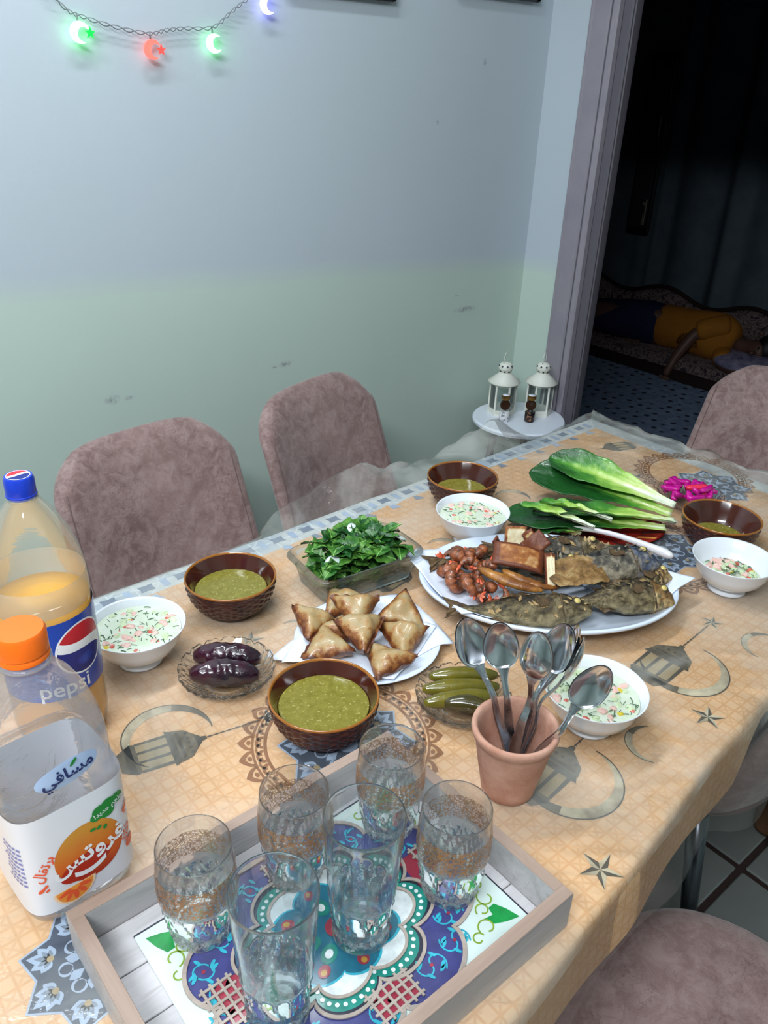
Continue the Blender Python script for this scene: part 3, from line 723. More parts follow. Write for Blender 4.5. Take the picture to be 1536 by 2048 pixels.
# ---------------------------------------------------------------- side table, lanterns, candle holders
mWhite = pm('white_lacquer', (226, 232, 244), .35)
mDkW = pm('dark_walnut', (62, 46, 40), .5, var=(10, (48, 34, 30)))
st = thing('side_table', 'small round white side table with dark splayed legs in the corner by the doorway', 'side table', (1.962, 1.608, -.2))
G().lathe([(0, -.018), (.142, -.018), (.149, -.014), (.150, -.006), (.146, 0), (0, 0)], 64).obj('table_top', mWhite, st, auto=40)
for k in range(3):
    a = rad(20+120*k)
    G().tube([(.07*cos(a), .07*sin(a), -.019), (.13*cos(a), .13*sin(a), -.55)], [.013, .009], 12).obj('leg', mDkW, st)
mIron = pm('ivory_enamel', (224, 224, 214), .45); mGl = film('lantern_glass', (.95, .98, .97), .04, gloss=.4).m; mHole = pm('vent_shadow', (60, 66, 72), .8)
def lantern(label, loc, rz):
    L = thing('candle_lantern', label, 'lantern', loc, rz, 'white candle lanterns on the round side table'); L.scale = (1.16,)*3
    R = .036; hb = .088
    hexp = lambda r, z: [Vector((r*cos(pi/3*k), r*sin(pi/3*k), z)) for k in range(6)]
    G().loft([hexp(R+.003, 0), hexp(R+.003, .006), hexp(R, .008)], cap=True).obj('base', mIron, L, smooth=False)
    for k in range(6):
        a = pi/3*k; G().box(0, 0, .05, .005, .005, .086).obj('frame_post', mIron, L, (R*.98*cos(a), R*.98*sin(a), 0), smooth=False)
        a += pi/6; ap = R*.866
        M_ = Matrix.Translation((ap*cos(a), ap*sin(a), .05)) @ Matrix.Rotation(a, 4, 'Z')
        G().box(0, 0, 0, .0012, R*.92, .084, M=M_).obj('glass_pane', mGl, L, smooth=False)
        fr = G().box(0, 0, -.038, .004, R*.95, .008, M=M_).box(0, 0, .038, .004, R*.95, .007, M=M_); fr.obj('pane_rail', mIron, L, smooth=False)
    G().lathe([(R+.008, hb+.003), (R+.009, hb+.006), (R*.55, hb+.026), (R*.42, hb+.031), (0, hb+.032)], 48).obj('roof', mIron, L)
    cap_ = G().lathe([(.012, hb+.030), (.019, hb+.040), (.020, hb+.044), (.0185, hb+.052), (.012, hb+.058), (0, hb+.060)], 32).obj('chimney_cap', mIron, L)
    for k in range(8):
        a = 2*pi*k/8
        for (r_, z_, tl, o_) in ((.0186, hb+.0505, .5, 0), (.0160, hb+.036, -.5, pi/8)):
            M_ = Matrix.Translation((r_*cos(a+o_), r_*sin(a+o_), z_)) @ Matrix.Rotation(a+o_, 4, 'Z') @ Matrix.Rotation(pi/2-tl, 4, 'Y')
            G().lathe([(0, 0), (.0028, 0), (.0028, .0008), (0, .0008)], 10, M=M_).obj('vent_hole', mHole, cap_, smooth=False)
    pts = [(.014*cos(a), 0, hb+.058+.030*sin(a)**.8) for a in [pi*i/16 for i in range(17)]]
    G().tube(pts, .0008, 6).obj('wire_handle', mIron, L)
    return L
L1 = lantern('white metal candle lantern, the left one, nearer the green wall', (1.946, 1.672, -.2), .2)
dup(L1, (2.046, 1.600, -.2), .35, 'white metal candle lantern, the right one, nearer the door frame')
mBrz = pm('brown_disc', (62, 38, 24), .25, .3, coat=.5); mGold = pm('antique_gold', (140, 104, 52), .35, .8)
def holder(label, loc, mb):
    h = thing('tealight_holder', label, 'candle holder', loc, 0, 'tealight holders in front of the lanterns'); h.scale = (1.2,)*3
    G().lathe([(0, 0), (.0125, 0), (.0135, .002), (.0135, .026), (.0125, .028), (0, .028)], 28).obj('base', mb, h, auto=40)
    G().lathe([(.004, .028), (.003, .031), (.005, .033)], 14).obj('neck', pm('clear_neck', (190, 200, 205), .1, trans=.6), h)
    M_ = Matrix.Translation((0, 0, .0455)) @ Matrix.Rotation(atan2(loc[1], loc[0]), 4, 'Z') @ Matrix.Rotation(-pi/2, 4, 'Y')
    G().lathe([(0, -.006), (.0125, -.006), (.0140, -.003), (.0140, .003), (.0125, .006), (0, .005)], 32, M=M_).obj('disc', mBrz, h, auto=40)
    G().lathe([(0, .060), (.009, .060), (.0115, .063), (.0115, .073), (.0100, .073), (.0100, .071), (0, .071)], 28).obj('tealight_cup', mGold, h, auto=40)
    G().lathe([(0, .0715), (.0098, .0715), (.0096, .0735), (0, .0738)], 24).obj('candle', mWhite, h)
    return h
mMarb = pm('white_marbled_jar', (222, 222, 224), .3, var=(140, (120, 122, 130), .54, .60)); mBlkJ = pm('black_flecked_jar', (26, 24, 26), .25, var=(150, (150, 104, 70), .56, .62))
holder('tealight holder with a white marbled base in front of the left lantern', (1.897, 1.615, -.2), mMarb)
holder('tealight holder with a black flecked base in front of the right lantern', (1.964, 1.566, -.2), mBlkJ)
# ---------------------------------------------------------------- string of coloured lights on the wall
mWire = pm('clear_grey_wire', (120, 124, 130), .4)
ls = thing('string_lights', 'string of coloured moon and star lights across the top left of the wall', 'string lights', (.9, 1.79, .85))
pts = [(.655, .895), (.70, .850), (.735, .838), (.80, .825), (.868, .818), (.905, .826), (.95, .832), (1.015, .838), (1.06, .868), (1.105, .897), (1.16, .93), (1.25, .985), (1.33, 1.06), (1.43, 1.15), (1.5, 1.30)]
def spl(P, n=8):
    out = []
    for i in range(len(P)-1):
        p0, p1, p2, p3 = (Vector(P[max(0, i-1)]), Vector(P[i]), Vector(P[i+1]), Vector(P[min(len(P)-1, i+2)]))
        for k in range(n):
            t_ = k/n; out.append(.5*((2*p1)+(-p0+p2)*t_+(2*p0-5*p1+4*p2-p3)*t_*t_+(-p0+3*p1-3*p2+p3)*t_**3))
    return out+[Vector(P[-1])]
W_ = spl([(p[0], 0, p[1]) for p in pts], 10)
for k in range(2):
    G().tube([(p.x-.9+0, -.004+.0035*cos(i*.9+pi*k), p.z-.85+.0035*sin(i*.9+pi*k)) for i, p in enumerate(W_)], .0010, 6).obj('wire', mWire, ls)
def bulb(x, z, col, s=1.0, rot=0, star=True, power=.35, e=14, wh=.0):
    me = pm('lit_moon_plastic', col, .3, emit=(tuple(int(c+(255-c)*wh) for c in col), e)); g = G()
    A, Bq = crescent_pts(.016*s, .012*s, 0, -140, 140, 24)
    pts_ = A+list(reversed(Bq))[1:-1]
    M_ = Matrix.Translation((x-.9, -.012, z-.85)) @ Matrix.Rotation(rot, 4, 'Y') @ Matrix.Rotation(pi/2, 4, 'X') @ Matrix.Rotation(pi, 4, 'Z')
    n = len(A)
    for zz in (-.003, .003): g.strip([(a[0], a[1], zz) for a in A], [(b[0], b[1], zz) for b in Bq], 0, 0, M_)
    g.strip([(a[0], a[1], -.003) for a in A], [(a[0], a[1], .003) for a in A], 0, 0, M_); g.strip([(a[0], a[1], -.003) for a in Bq], [(a[0], a[1], .003) for a in Bq], 0, 0, M_)
    o = g.obj('moon_light', me, ls, smooth=False)
    if star:
        g = G(); P_ = [((.009 if k % 2 == 0 else .0038)*s*cos(pi*k/5+.3)+.010*s, (.009 if k % 2 == 0 else .0038)*s*sin(pi*k/5+.3)) for k in range(10)]
        g.prism(P_, -.002, .002, M=Matrix.Translation((x-.9+.006*s, -.014, z-.85)) @ Matrix.Rotation(pi/2, 4, 'X')); g.obj('star', pm('star_plastic', col, .3, emit=(col, e*.15), alpha=.9), o, smooth=False)
    G().tube([(x-.9, -.006, z-.85+.016*s), (x-.9, -.004, z-.85+.028*s)], [.0022, .0014], 8).obj('stem', mWire, ls)
    l = bpy.data.lights.new('moon_bulb', 'POINT'); l.energy = power; l.color = lin(col); l.shadow_soft_size = .006
    lo = bpy.data.objects.new('moon_bulb', l); COL.objects.link(lo); lo.location = (x, 1.79-.020, z)
GRN, RED, VIO = (20, 255, 110), (255, 70, 60), (120, 110, 255)
bulb(.720, .812, (20, 232, 80), 1.2, .4, True, .045, 3, .62); bulb(.868, .790, (255, 90, 80), 1.15, .2, True, .014, 1.6); bulb(1.012, .808, (20, 232, 80), 1.15, -.1, False, .040, 3, .62); bulb(1.150, .889, VIO, 1.2, .1, False, .035, 3, .5)
bulb(1.43, 1.135, GRN, 1.2, 0, False, .03, 9)
# picture frames whose lower corners reach into view
mFr = pm('black_frame', (24, 22, 24), .4)
for lab, x0, x1, z0 in (('black picture frame on the wall, only its bottom corner at the top centre edge', 1.20, 1.522, .922), ('black picture frame on the wall, its corner at the top edge near the doorway', 1.72, 2.052, .960)):
    f = thing('picture_frame', lab, 'picture frame', ((x0+x1)/2, YW-.012, z0), 0, 'black frames high on the wall')
    wd = x1-x0
    G().box(0, 0, .010, wd, .02, .02, bev=.003).box(0, 0, .39, wd, .02, .02, bev=.003).box(-wd/2+.01, 0, .2, .02, .02, .4, bev=.003).box(wd/2-.01, 0, .2, .02, .02, .4, bev=.003).obj('frame', mFr, f, smooth=False)
    G().box(0, .006, .2, wd-.02, .004, .38).obj('picture', pm('dim_picture', (70, 74, 80), .6, var=(9, (110, 104, 90))), f, smooth=False)
# ---------------------------------------------------------------- tray
t = NT('weathered_wood'); mp = t.n('ShaderNodeMapping'); t.l(t.coord(), mp.inputs[0]); mp.inputs['Scale'].default_value = (6, 60, 60)
n_ = t.noise(1, 6, .65, vec=mp.outputs[0], dist=.6)
def wood(name, c1, c2, sc=(6, 60, 60), c3=None):
    t = NT(name); mp = t.n('ShaderNodeMapping'); t.l(t.coord(), mp.inputs[0]); mp.inputs['Scale'].default_value = sc
    n_ = t.noise(1, 6, .65, vec=mp.outputs[0], dist=.6)
    t.l(t.ramp(n_, (.3, lin(c1)), (.6, lin(c2)), (.75, lin(c3 or c1))), t.b.inputs['Base Color']); t.b.inputs['Roughness'].default_value = .5; t.bump(n_, .25, .0008); return t.m
mTopX = wood('tray_rim_wood_x', (146, 122, 108), (164, 140, 126)); mTopY = wood('tray_rim_wood_y', (146, 122, 108), (160, 136, 122), (60, 6, 60))
mSidX = wood('tray_side_grey', (160, 156, 156), (186, 182, 182), (6, 60, 60), (142, 134, 132)); mFlrW = wood('tray_floor_wood', (176, 172, 174), (196, 192, 194), (7, 50, 60), (158, 150, 150))
tr = thing('serving_tray', 'grey wooden serving tray with an ornate blue and green printed panel', 'tray', (.309, .417, .0022), rad(-.2))
TW, TD, TH_, WT = .394, .284, .050, .013
def bar(name, x0, x1, y0, y1, mt, ms):
    g = G().box((x0+x1)/2, (y0+y1)/2, TH_/2-.0006, x1-x0, y1-y0, TH_-.0012, 0); g.box((x0+x1)/2, (y0+y1)/2, TH_-.0006, x1-x0, y1-y0, .0012, 1, bev=.0004)
    return g.obj(name, [ms, mt], tr, smooth=False)
bar('rim_board', -TW/2, TW/2, TD/2-WT, TD/2, mTopX, mSidX); bar('rim_board', -TW/2, TW/2, -TD/2, -TD/2+WT, mTopX, mSidX)
bar('rim_board', -TW/2, -TW/2+WT, -TD/2+WT, TD/2-WT, mTopY, mSidX); bar('rim_board', TW/2-WT, TW/2, -TD/2+WT, TD/2-WT, mTopY, mSidX)
G().box(0, 0, .003, TW-2*WT, TD-2*WT, .006).obj('tray_bottom', pm('tray_gap', (60, 58, 60), .7), tr, smooth=False)
ny_ = 5; ph = (TD-2*WT)/ny_
for k in range(ny_): G().box(0, -TD/2+WT+ph*(k+.5), .0075, TW-2*WT-.001, ph-.0012, .004, bev=.0006).obj('floor_plank', mFlrW, tr, smooth=False)
# printed panel
PX0, PX1, PY0, PY1 = -.150, .168, -.118, .106
cxp, cyp = (PX0+PX1)/2, (PY0+PY1)/2; hw, hh = (PX1-PX0)/2, (PY1-PY0)/2
mPan = pm('glossy_white_panel', (214, 226, 224), .22, coat=.25, var=(9, (204, 220, 214)))
pn = G().box(cxp, cyp, .0108, hw*2, hh*2, .0022, bev=.0004).obj('printed_panel', mPan, tr, smooth=False)
gl = lambda n, c, c2=None: pm(n, c, .3, coat=.15, var=(60, c2 or tuple(int(q*.85) for q in c)))
cPur, cTeal, cTqs, cGreen, cRedp, cGrn, cLime = gl('panel_indigo', (64, 66, 128)), gl('panel_teal', (28, 110, 132), (20, 92, 120)), gl('panel_turquoise', (48, 178, 200)), gl('panel_sea_green', (20, 136, 122)), gl('panel_crimson', (160, 44, 66)), gl('panel_leaf_green', (20, 150, 70)), gl('panel_lime', (140, 172, 50))
cGap = pm('panel_dark_gap', (34, 34, 52), .4); cWht = gl('panel_white_dot', (232, 240, 240)); cGoldp = gl('panel_ochre', (196, 150, 50)); mFrt = wood('fretwork_wood', (150, 136, 126), (176, 162, 152), (40, 40, 40))
PZ = .0121
def band(g, path, wd, z, h, mi, close=False):
    """flat ribbon of width wd along a path, as a raised solid"""
    n = len(path); secs = []
    for i, p in enumerate(path):
        a = Vector(path[(i-1) % n] if close or i > 0 else path[i]); b = Vector(path[(i+1) % n] if close or i < n-1 else path[i])
        d = (b-a); d = d.normalized() if d.length > 1e-9 else Vector((1, 0)); nn_ = Vector((-d.y, d.x))
        p = Vector(p); L_, R_ = p+nn_*wd/2, p-nn_*wd/2
        secs.append([Vector((L_.x, L_.y, z)), Vector((L_.x, L_.y, z+h)), Vector((R_.x, R_.y, z+h)), Vector((R_.x, R_.y, z))])
    g.loft(secs, mi=mi, loop=close, cap=not close)
G().box(cxp, PY1+.0005, .0108, hw*2, .0016, .0030).box(PX1+.0004, cyp, .0108, .0014, hh*2, .0030).obj('panel_edge_line', cGap, pn, smooth=False)
# quatrefoil indigo field with scalloped wooden outline
def lobes(rx, ry, n, amp, N=240, ph=0):
    return [(cxp+rx*(1+amp*abs(sin(n*(a)/2+ph))**.7-amp)*cos(a), cyp+ry*(1+amp*abs(sin(n*a/2+ph))**.7-amp)*sin(a)) for a in [2*pi*i/N for i in range(N)]]
def clampP(P, m=.0): return [(max(PX0+m, min(PX1-m, p[0])), max(PY0+m, min(PY1-m, p[1]))) for p in P]
def fan(g, P, z, mi): g.add([(cxp, cyp, z)]+[(p[0], p[1], z) for p in P], [(0, i+1, (i+1) % len(P)+1) for i in range(len(P))], mi)
g = G(); o8 = clampP(lobes(.150, .118, 8, .16)); fan(g, o8, PZ, 0); g.obj('indigo_field', [cPur], pn, smooth=False)
g = G(); fan(g, lobes(.104, .082, 8, .20, ph=0), PZ+.0002, 0); fan(g, lobes(.100, .0785, 8, .20), PZ+.0003, 1); fan(g, lobes(.086, .067, 8, .2), PZ+.0005, 2); g.obj('scalloped_bands', [cGap, cGreen, cWht], pn, smooth=False)
g = G()
for k in range(72):
    a = 2*pi*k/72; q = 1+.20*abs(sin(4*a))**.7-.20; r_ = .0022
    cx, cy = cxp+.093*q*cos(a), cyp+.073*q*sin(a)
    g.poly([(cx+r_*cos(b), cy+r_*sin(b)) for b in [2*pi*i/8 for i in range(8)]], PZ+.0008, 0)
o = g.obj('white_dots', cWht, pn, smooth=False); o['kind'] = 'stuff'
g = G(); fan(g, lobes(.070, .055, 8, .18, ph=pi/2), PZ+.0007, 0); fan(g, lobes(.067, .0525, 8, .18, ph=pi/2), PZ+.0008, 1)
for k in range(8):
    a = pi/4*k
    for (r0, L, wd, mi) in ((.018, .022, .008, 2), (.024, .010, .004, 3), (.040, .014, .006, 4), (.045, .007, .003, 5)):
        P_ = [(cxp+(r0+L/2+L/2*cos(b))*cos(a)*1.1-wd*sin(b)*sin(a), cyp+(r0+L/2+L/2*cos(b))*sin(a)*.9+wd*sin(b)*cos(a)) for b in [2*pi*i/10 for i in range(10)]]
        g.poly(P_, PZ+.0009+.0001*mi, mi)
g.poly([(cxp+.012*cos(b), cyp+.011*sin(b)) for b in [2*pi*i/16 for i in range(16)]], PZ+.0016, 4)
g.poly([(cxp+.005*cos(b), cyp+.005*sin(b)) for b in [2*pi*i/10 for i in range(10)]], PZ+.0017, 5)
g.obj('teal_medallion', [cTqs, cTeal, cGreen, cWht, cRedp, cGoldp], pn, smooth=False)
# crimson panels
for (ax_, ay_) in ((.112, 0), (-.112, 0), (0, .088), (0, -.088)):
    g = G(); c_ = (cxp+ax_, cyp+ay_); g.prism([(c_[0]+sx*(.016 if ax_ else .020), c_[1]+sy*(.020 if ax_ else .012)) for sx, sy in ((-1, -1), (1, -1), (1, 1), (-1, 1))], PZ+.0002, PZ+.0006)
    g.obj('crimson_inset', cRedp, pn, smooth=False)
# turquoise arabesque scrolls in the indigo field
for k in range(24):
    g = G(); a = 2*pi*(k+.5)/24; rk = 1 if k % 2 else 1.10; bx, by = cxp+.122*cos(a)*rk, cyp+.094*sin(a)*rk
    if not (PX0+.012 < bx < PX1-.012 and PY0+.010 < by < PY1-.010): continue
    for s_ in (-1, 1):
        P_ = []
        for i in range(14):
            th_ = i/13*4.2; r_ = .0125*(1-i/18); P_.append((bx+s_*r_*cos(th_+a)+.004*s_, by+r_*sin(th_+a)*s_))
        band(g, P_, .0016, PZ+.0002, .0003, 0)
        for b_ in (.6, 2.0, 3.4):
            cx, cy = bx+s_*.011*cos(b_+a), by+s_*.011*sin(b_+a)
            g.poly([(cx+.0045*cos(q)*cos(b_)-.0018*sin(q)*sin(b_), cy+.0045*cos(q)*sin(b_)+.0018*sin(q)*cos(b_)) for q in [2*pi*i/8 for i in range(8)]], PZ+.0006, 0)
    g.poly([(bx+.002*cos(q), by+.002*sin(q)) for q in [2*pi*i/8 for i in range(8)]], PZ+.0007, 1)
    g.obj('turquoise_scroll', [cTqs, cRedp], pn, smooth=False)
# green corner ornaments
for sx in (-1, 1):
    for sy in (-1, 1):
        ox, oy = cxp+sx*(hw-.008), cyp+sy*(hh-.008); g = G()
        def q_(u, v): return (ox-sx*u, oy-sy*v)
        g.poly([q_(0, 0), q_(.014, .004), q_(.026, .010), q_(.030, .020), q_(.020, .018), q_(.018, .026), q_(.010, .026), q_(.004, .014)][::(1 if sx*sy > 0 else -1)], PZ+.0002, 0)
        for (cu, cv, r_, a0, a1) in ((.034, .012, .010, 0, 300), (.050, .008, .007, 180, -120), (.012, .036, .010, 90, -200), (.008, .052, .007, 0, 280), (.024, .028, .008, 0, 330)):
            P_ = [q_(cu+r_*(1-.04*i)*cos(rad(a0+(a1-a0)*i/13)), cv+r_*(1-.04*i)*sin(rad(a0+(a1-a0)*i/13))) for i in range(14)]
            band(g, P_, .0015, PZ+.0002, .0003, 1)
        g.obj('corner_ornament', [cGrn, cLime], pn, smooth=False)
# raised fretwork of pale wood
g = G(); band(g, clampP(lobes(.152, .120, 8, .16), .001), .0042, PZ+.0004, .0016, 0, True); band(g, lobes(.106, .084, 8, .20), .0034, PZ+.0006, .0016, 0, True); band(g, lobes(.085, .0665, 8, .20), .0030, PZ+.0006, .0016, 0, True)
o = g.obj('fretwork_outline', mFrt, pn, smooth=False)
for (ax_, ay_) in ((.128, 0), (-.122, 0), (0, .088), (0, -.088)):
    g = G(); c_ = (cxp+ax_, cyp+ay_); G_ = .0085; n_x, n_y = (1.5, 2.5) if ax_ else (2.5, 1.5)
    hx, hy = G_*n_x, G_*n_y
    k = -hx
    while k <= hx+1e-6: band(g, [(c_[0]+k, c_[1]-hy-.004), (c_[0]+k, c_[1]+hy+.004)], .0024, PZ+.0008, .0016, 0); k += G_
    k = -hy
    while k <= hy+1e-6: band(g, [(c_[0]-hx-.004, c_[1]+k), (c_[0]+hx+.004, c_[1]+k)], .0024, PZ+.0009, .0016, 0); k += G_
    g.obj('fretwork_grille', mFrt, pn, smooth=False)
# ---------------------------------------------------------------- glasses
def glassmix(name, col, k=.5, ior=1.46, bump=None):
    t = NT(name); t.t.nodes.remove(t.b); g_ = t.n('ShaderNodeBsdfGlass'); g_.inputs['Color'].default_value = (*col, 1); g_.inputs['Roughness'].default_value = 0; g_.inputs['IOR'].default_value = ior
    tr = t.n('ShaderNodeBsdfTransparent'); tr.inputs[0].default_value = (*col, 1); m = t.n('ShaderNodeMixShader'); m.inputs[0].default_value = k
    t.l(tr.outputs[0], m.inputs[1]); t.l(g_.outputs[0], m.inputs[2]); t.l(m.outputs[0], t.out.inputs[0]); return t.m
mGlass = glassmix('clear_glass', (.99, .995, .995), .84); mGlassB = glassmix('clear_blue_tinted_glass', (.955, .98, .99), .86)
t = NT('gilt_lace_band'); t.t.nodes.remove(t.b)
tr_ = t.n('ShaderNodeBsdfTransparent'); gb = t.n('ShaderNodeBsdfPrincipled'); gb.inputs['Base Color'].default_value = (*lin((190, 128, 66)), 1); gb.inputs['Metallic'].default_value = .5; gb.inputs['Roughness'].default_value = .35
v = t.n('ShaderNodeTexVoronoi', feature='DISTANCE_TO_EDGE'); t.l(t.coord(), v.inputs['Vector']); v.inputs['Scale'].default_value = 300
mk_ = t.ramp(v.outputs['Distance'], (.06, 1.), (.12, 0.)); mk_ = t.M('MAXIMUM', mk_, t.ramp(t.noise(260, 3), (.56, 0.), (.6, 1.)))
ms = t.n('ShaderNodeMixShader'); t.l(t.M('MULTIPLY', mk_, .75), ms.inputs[0]); t.l(tr_.outputs[0], ms.inputs[1]); t.l(gb.outputs[0], ms.inputs[2]); t.l(ms.outputs[0], t.out.inputs[0]); mLace = t.m
def tumbler(label, loc, R=.0365, H=.116, rz=0):
    o = thing('gilt_tumbler', label, 'drinking glass', loc, rz, 'short gilt-banded tumblers on the tray')
    prof = [(0, .004), (.62, .0015), (.70, 0), (.78, .003), (.86, .012), (.94, .030), (1.0, .052), (1.015, .068), (1.0, .085), (.985, .095), (.965, .105), (.948, H-.004), (.945, H-.0012), (.9425, H-.0003), (.935, H+.0004), (.9275, H-.0003), (.925, H-.0012), (.928, H-.004), (.945, .104), (.968, .084), (.98, .068), (.962, .052), (.90, .032), (.80, .019), (.6, .0135), (.3, .012), (0, .0115)]
    pf = [(r*R, z) for r, z in prof]
    def fn(r, z, a):
        if z < .06 and r > .6*R*.9:
            k = smooth01((.06-z)/.012)*smooth01((z-.003)/.006)
            dr_ = (.0028*(abs(sin(7*a+z*95)))+.0010*abs(sin(14*a-z*160)))*k
            return (r-dr_, z)
        return (r, z)
    full = []
    for (a, b) in zip(pf, pf[1:]):
        n = 8 if (b[1] > .003 and b[1] <= .0855 and b[0] > .8*R) and a[0] > .6*R and b[1] > a[1] else 1
        for i in range(n): full.append((a[0]+(b[0]-a[0])*i/n, a[1]+(b[1]-a[1])*i/n))
    full.append(pf[-1])
    half = len(full)
    cut = next(i for i, p in enumerate(full) if p[1] >= H)
    def fn2(r, z, a): return fn(r, z, a)
    g = G(); g.lathe(full[:cut+2], 128, fn=fn2); g2 = len(g.V)
    g.lathe(full[cut+1:], 128)
    b_ = g.obj('glass_body', mGlass, o)
    for p in b_.data.polygons:
        if p.center.z < .056 and (p.center.x**2+p.center.y**2) > .0003: p.use_smooth = False
    g = G().lathe([(R*1.012+.0004, .062), (R*1.018+.0004, .069), (R*1.004+.0004, .084), (R*.985+.0004, .094)], 96); g.obj('gilt_band', mLace, o)
    return o
T0 = .0022
zt = T0+.0155
tum = tumbler('gilt tumbler at the left of the tray, beside the juice bottle', (.214, .490, zt))
dup(tum, (.322, .487, zt+.0), .7, 'gilt tumbler in the back row, between the left one and the rearmost one')
dup(tum, (.437, .474, zt), 1.3, 'gilt tumbler at the back corner of the tray, behind the tall glass')
dup(tum, (.434, .373, zt), 2.1, 'gilt tumbler at the right of the tray, in front of the clay pot')
def tall(label, loc, rz=0):
    o = thing('highball_glass', label, 'drinking glass', loc, rz, 'tall plain glasses on the tray'); R, H = .0375, .158
    prof = [(0, .006), (.50, .004), (.66, 0), (.76, .003), (.80, .015), (.83, .035), (.86, .058), (.90, .09), (.96, .13), (.985, .147), (.997, H-.004), (1.0, H-.0012), (.998, H-.0003), (.985, H+.0005), (.972, H-.0003), (.968, H-.0012), (.964, H-.004), (.95, .147), (.925, .13), (.86, .09), (.815, .058), (.76, .030), (.66, .018), (.4, .015), (0, .0145)]
    pf = [(r*R, z) for r, z in prof]; full = []
    for a, b in zip(pf, pf[1:]):
        n = 10 if (b[1] > a[1] and b[1] <= .091 and b[0] > .7*R) else 1
        for i in range(n): full.append((a[0]+(b[0]-a[0])*i/n, a[1]+(b[1]-a[1])*i/n))
    full.append(pf[-1]); cut = next(i for i, p in enumerate(full) if p[1] >= H)
    def fn(r, z, a):
        k = smooth01((.062-z)/.012)*smooth01((z-.002)/.006)
        return (r-(.0024*abs(sin(7*a+z*60))+.0016*abs(sin(7*a-z*60)))*k, z)
    g = G(); g.lathe(full[:cut+1], 112, fn=fn); g.lathe(full[cut:], 112); b_ = g.obj('glass_body', mGlassB, o)
    for p in b_.data.polygons:
        if p.center.z < .056 and (p.center.x**2+p.center.y**2) > .0003: p.use_smooth = False
    return o
th_ = tall('tall clear highball glass in the middle of the tray', (.333, .392, zt))
dup(th_, (.228, .378, zt), .5, 'tall highball glass at the near edge of the tray, cut off by the bottom edge')
# ---------------------------------------------------------------- bottles
def text_geo(g, s, size, place, mi=0, extra=0):
    """string -> triangles, each vertex sent through place(x, y) -> Vector"""
    cu = bpy.data.curves.new('t', 'FONT'); cu.body = s; cu.size = size; cu.align_x = 'CENTER'; cu.align_y = 'CENTER'; cu.resolution_u = 3; cu.offset = extra
    o = bpy.data.objects.new('t', cu); COL.objects.link(o)
    me = bpy.data.meshes.new_from_object(o.evaluated_get(bpy.context.evaluated_depsgraph_get()))
    V = [place(v.co.x, v.co.y) for v in me.vertices]; F = [tuple(p.vertices) for p in me.polygons]
    bpy.data.objects.remove(o); bpy.data.curves.remove(cu); bpy.data.meshes.remove(me)
    if V: g.add(V, F, mi)
    return g
TZ = .0022
# soda bottle
sx, sy = .221, .861
sb = thing('soda_bottle', 'large clear soda bottle with blue cap and blue label, one third full of orange drink', 'bottle', (sx, sy, TZ), 0)
tPET = film('clear_pet_plastic', (.97, .98, .97), .13, (226, 230, 222), .05, .22, 9, .3, .005); mPET = tPET.m
RB = .0560
prof = [(.015, .006), (.030, .002), (.045, .004), (.053, .014), (RB, .035), (RB, .10), (RB*.985, .105), (RB*.985, .198), (RB, .203), (RB, .215), (.0545, .238), (.050, .262), (.043, .284), (.034, .303), (.024, .318), (.0155, .330), (.0135, .336)]
G().lathe(prof, 64).obj('bottle_body', mPET, sb)
tO = NT('orange_drink'); tO.b.inputs['Base Color'].default_value = (*lin((246, 176, 34)), 1); tO.b.inputs['Roughness'].default_value = .08; tO.b.inputs['Subsurface Weight'].default_value = .2; tO.b.inputs['Subsurface Scale'].default_value = .02
G().lathe([(.014, .008), (.044, .006), (.0518, .016), (RB-.0012, .036), (RB-.0012, .1), (RB*.985-.0012, .106), (RB*.985-.0012, .199), (.02, .199), (0, .199)], 56).obj('orange_drink', tO.m, sb)
G().lathe([(RB*.985-.0010, .1985), (RB-.0010, .204), (RB-.0010, .216), (.0540, .234)], 56).obj('foam_film', film('dried_foam_film', (1, .98, .94), .40, (244, 230, 214), .3, .2).m, sb)
mPB = pm('label_blue', (16, 66, 170), .3, coat=.3); mPW = pm('label_white', (236, 238, 242), .35); mPR = pm('label_red', (196, 30, 48), .35); mPN = pm('label_navy', (12, 34, 120), .35)
RL = RB+.0006
camang = atan2(-sy, -sx)
def cyl(a0, r): return lambda u, v: Vector((r*cos(a0+u/r), r*sin(a0+u/r), v))
LZ0, LZ1 = .086, .192
G().lathe([(RL, LZ0), (RL, LZ1)], 80).obj('label', mPB, sb)
lab = [o for o in sb.children if o.name.startswith('label')][0]
def globe(g, place, cx, cy, R, mats=(0, 1, 2), tilt=.35, ring=True):
    n = 28
    def wave(x, k): return R*(.10*k+.26*sin(x*1.9+.2)+.05)
    rows = []
    for i in range(n+1):
        x = -.995+1.99*i/n; h = sqrt(1-x*x)*R
        w1 = max(-h, min(h, wave(x, 2.2))); w0 = max(-h, min(h, wave(x, -1.6)))
        rows.append((x*R, h, w1, w0, -h))
    ct, s_t = cos(tilt), sin(tilt)
    rot_ = lambda p: place(cx+p[0]*ct-p[1]*s_t, cy+p[0]*s_t+p[1]*ct)
    for (a, b, m) in ((1, 2, mats[0]), (2, 3, mats[1]), (3, 4, mats[2])):
        V = [rot_((r[0], r[a])) for r in rows]+[rot_((r[0], r[b])) for r in rows]
        g.add(V, [(i, i+1, n+2+i, n+1+i) for i in range(n)], m)
    if ring:
        V = []; N = 40
        for k, q in enumerate((1.0, 1.07)): V += [rot_((R*q*cos(2*pi*i/N), R*q*sin(2*pi*i/N))) for i in range(N)]
        g.add(V, [(i, (i+1) % N, N+(i+1) % N, N+i) for i in range(N)], mats[1])
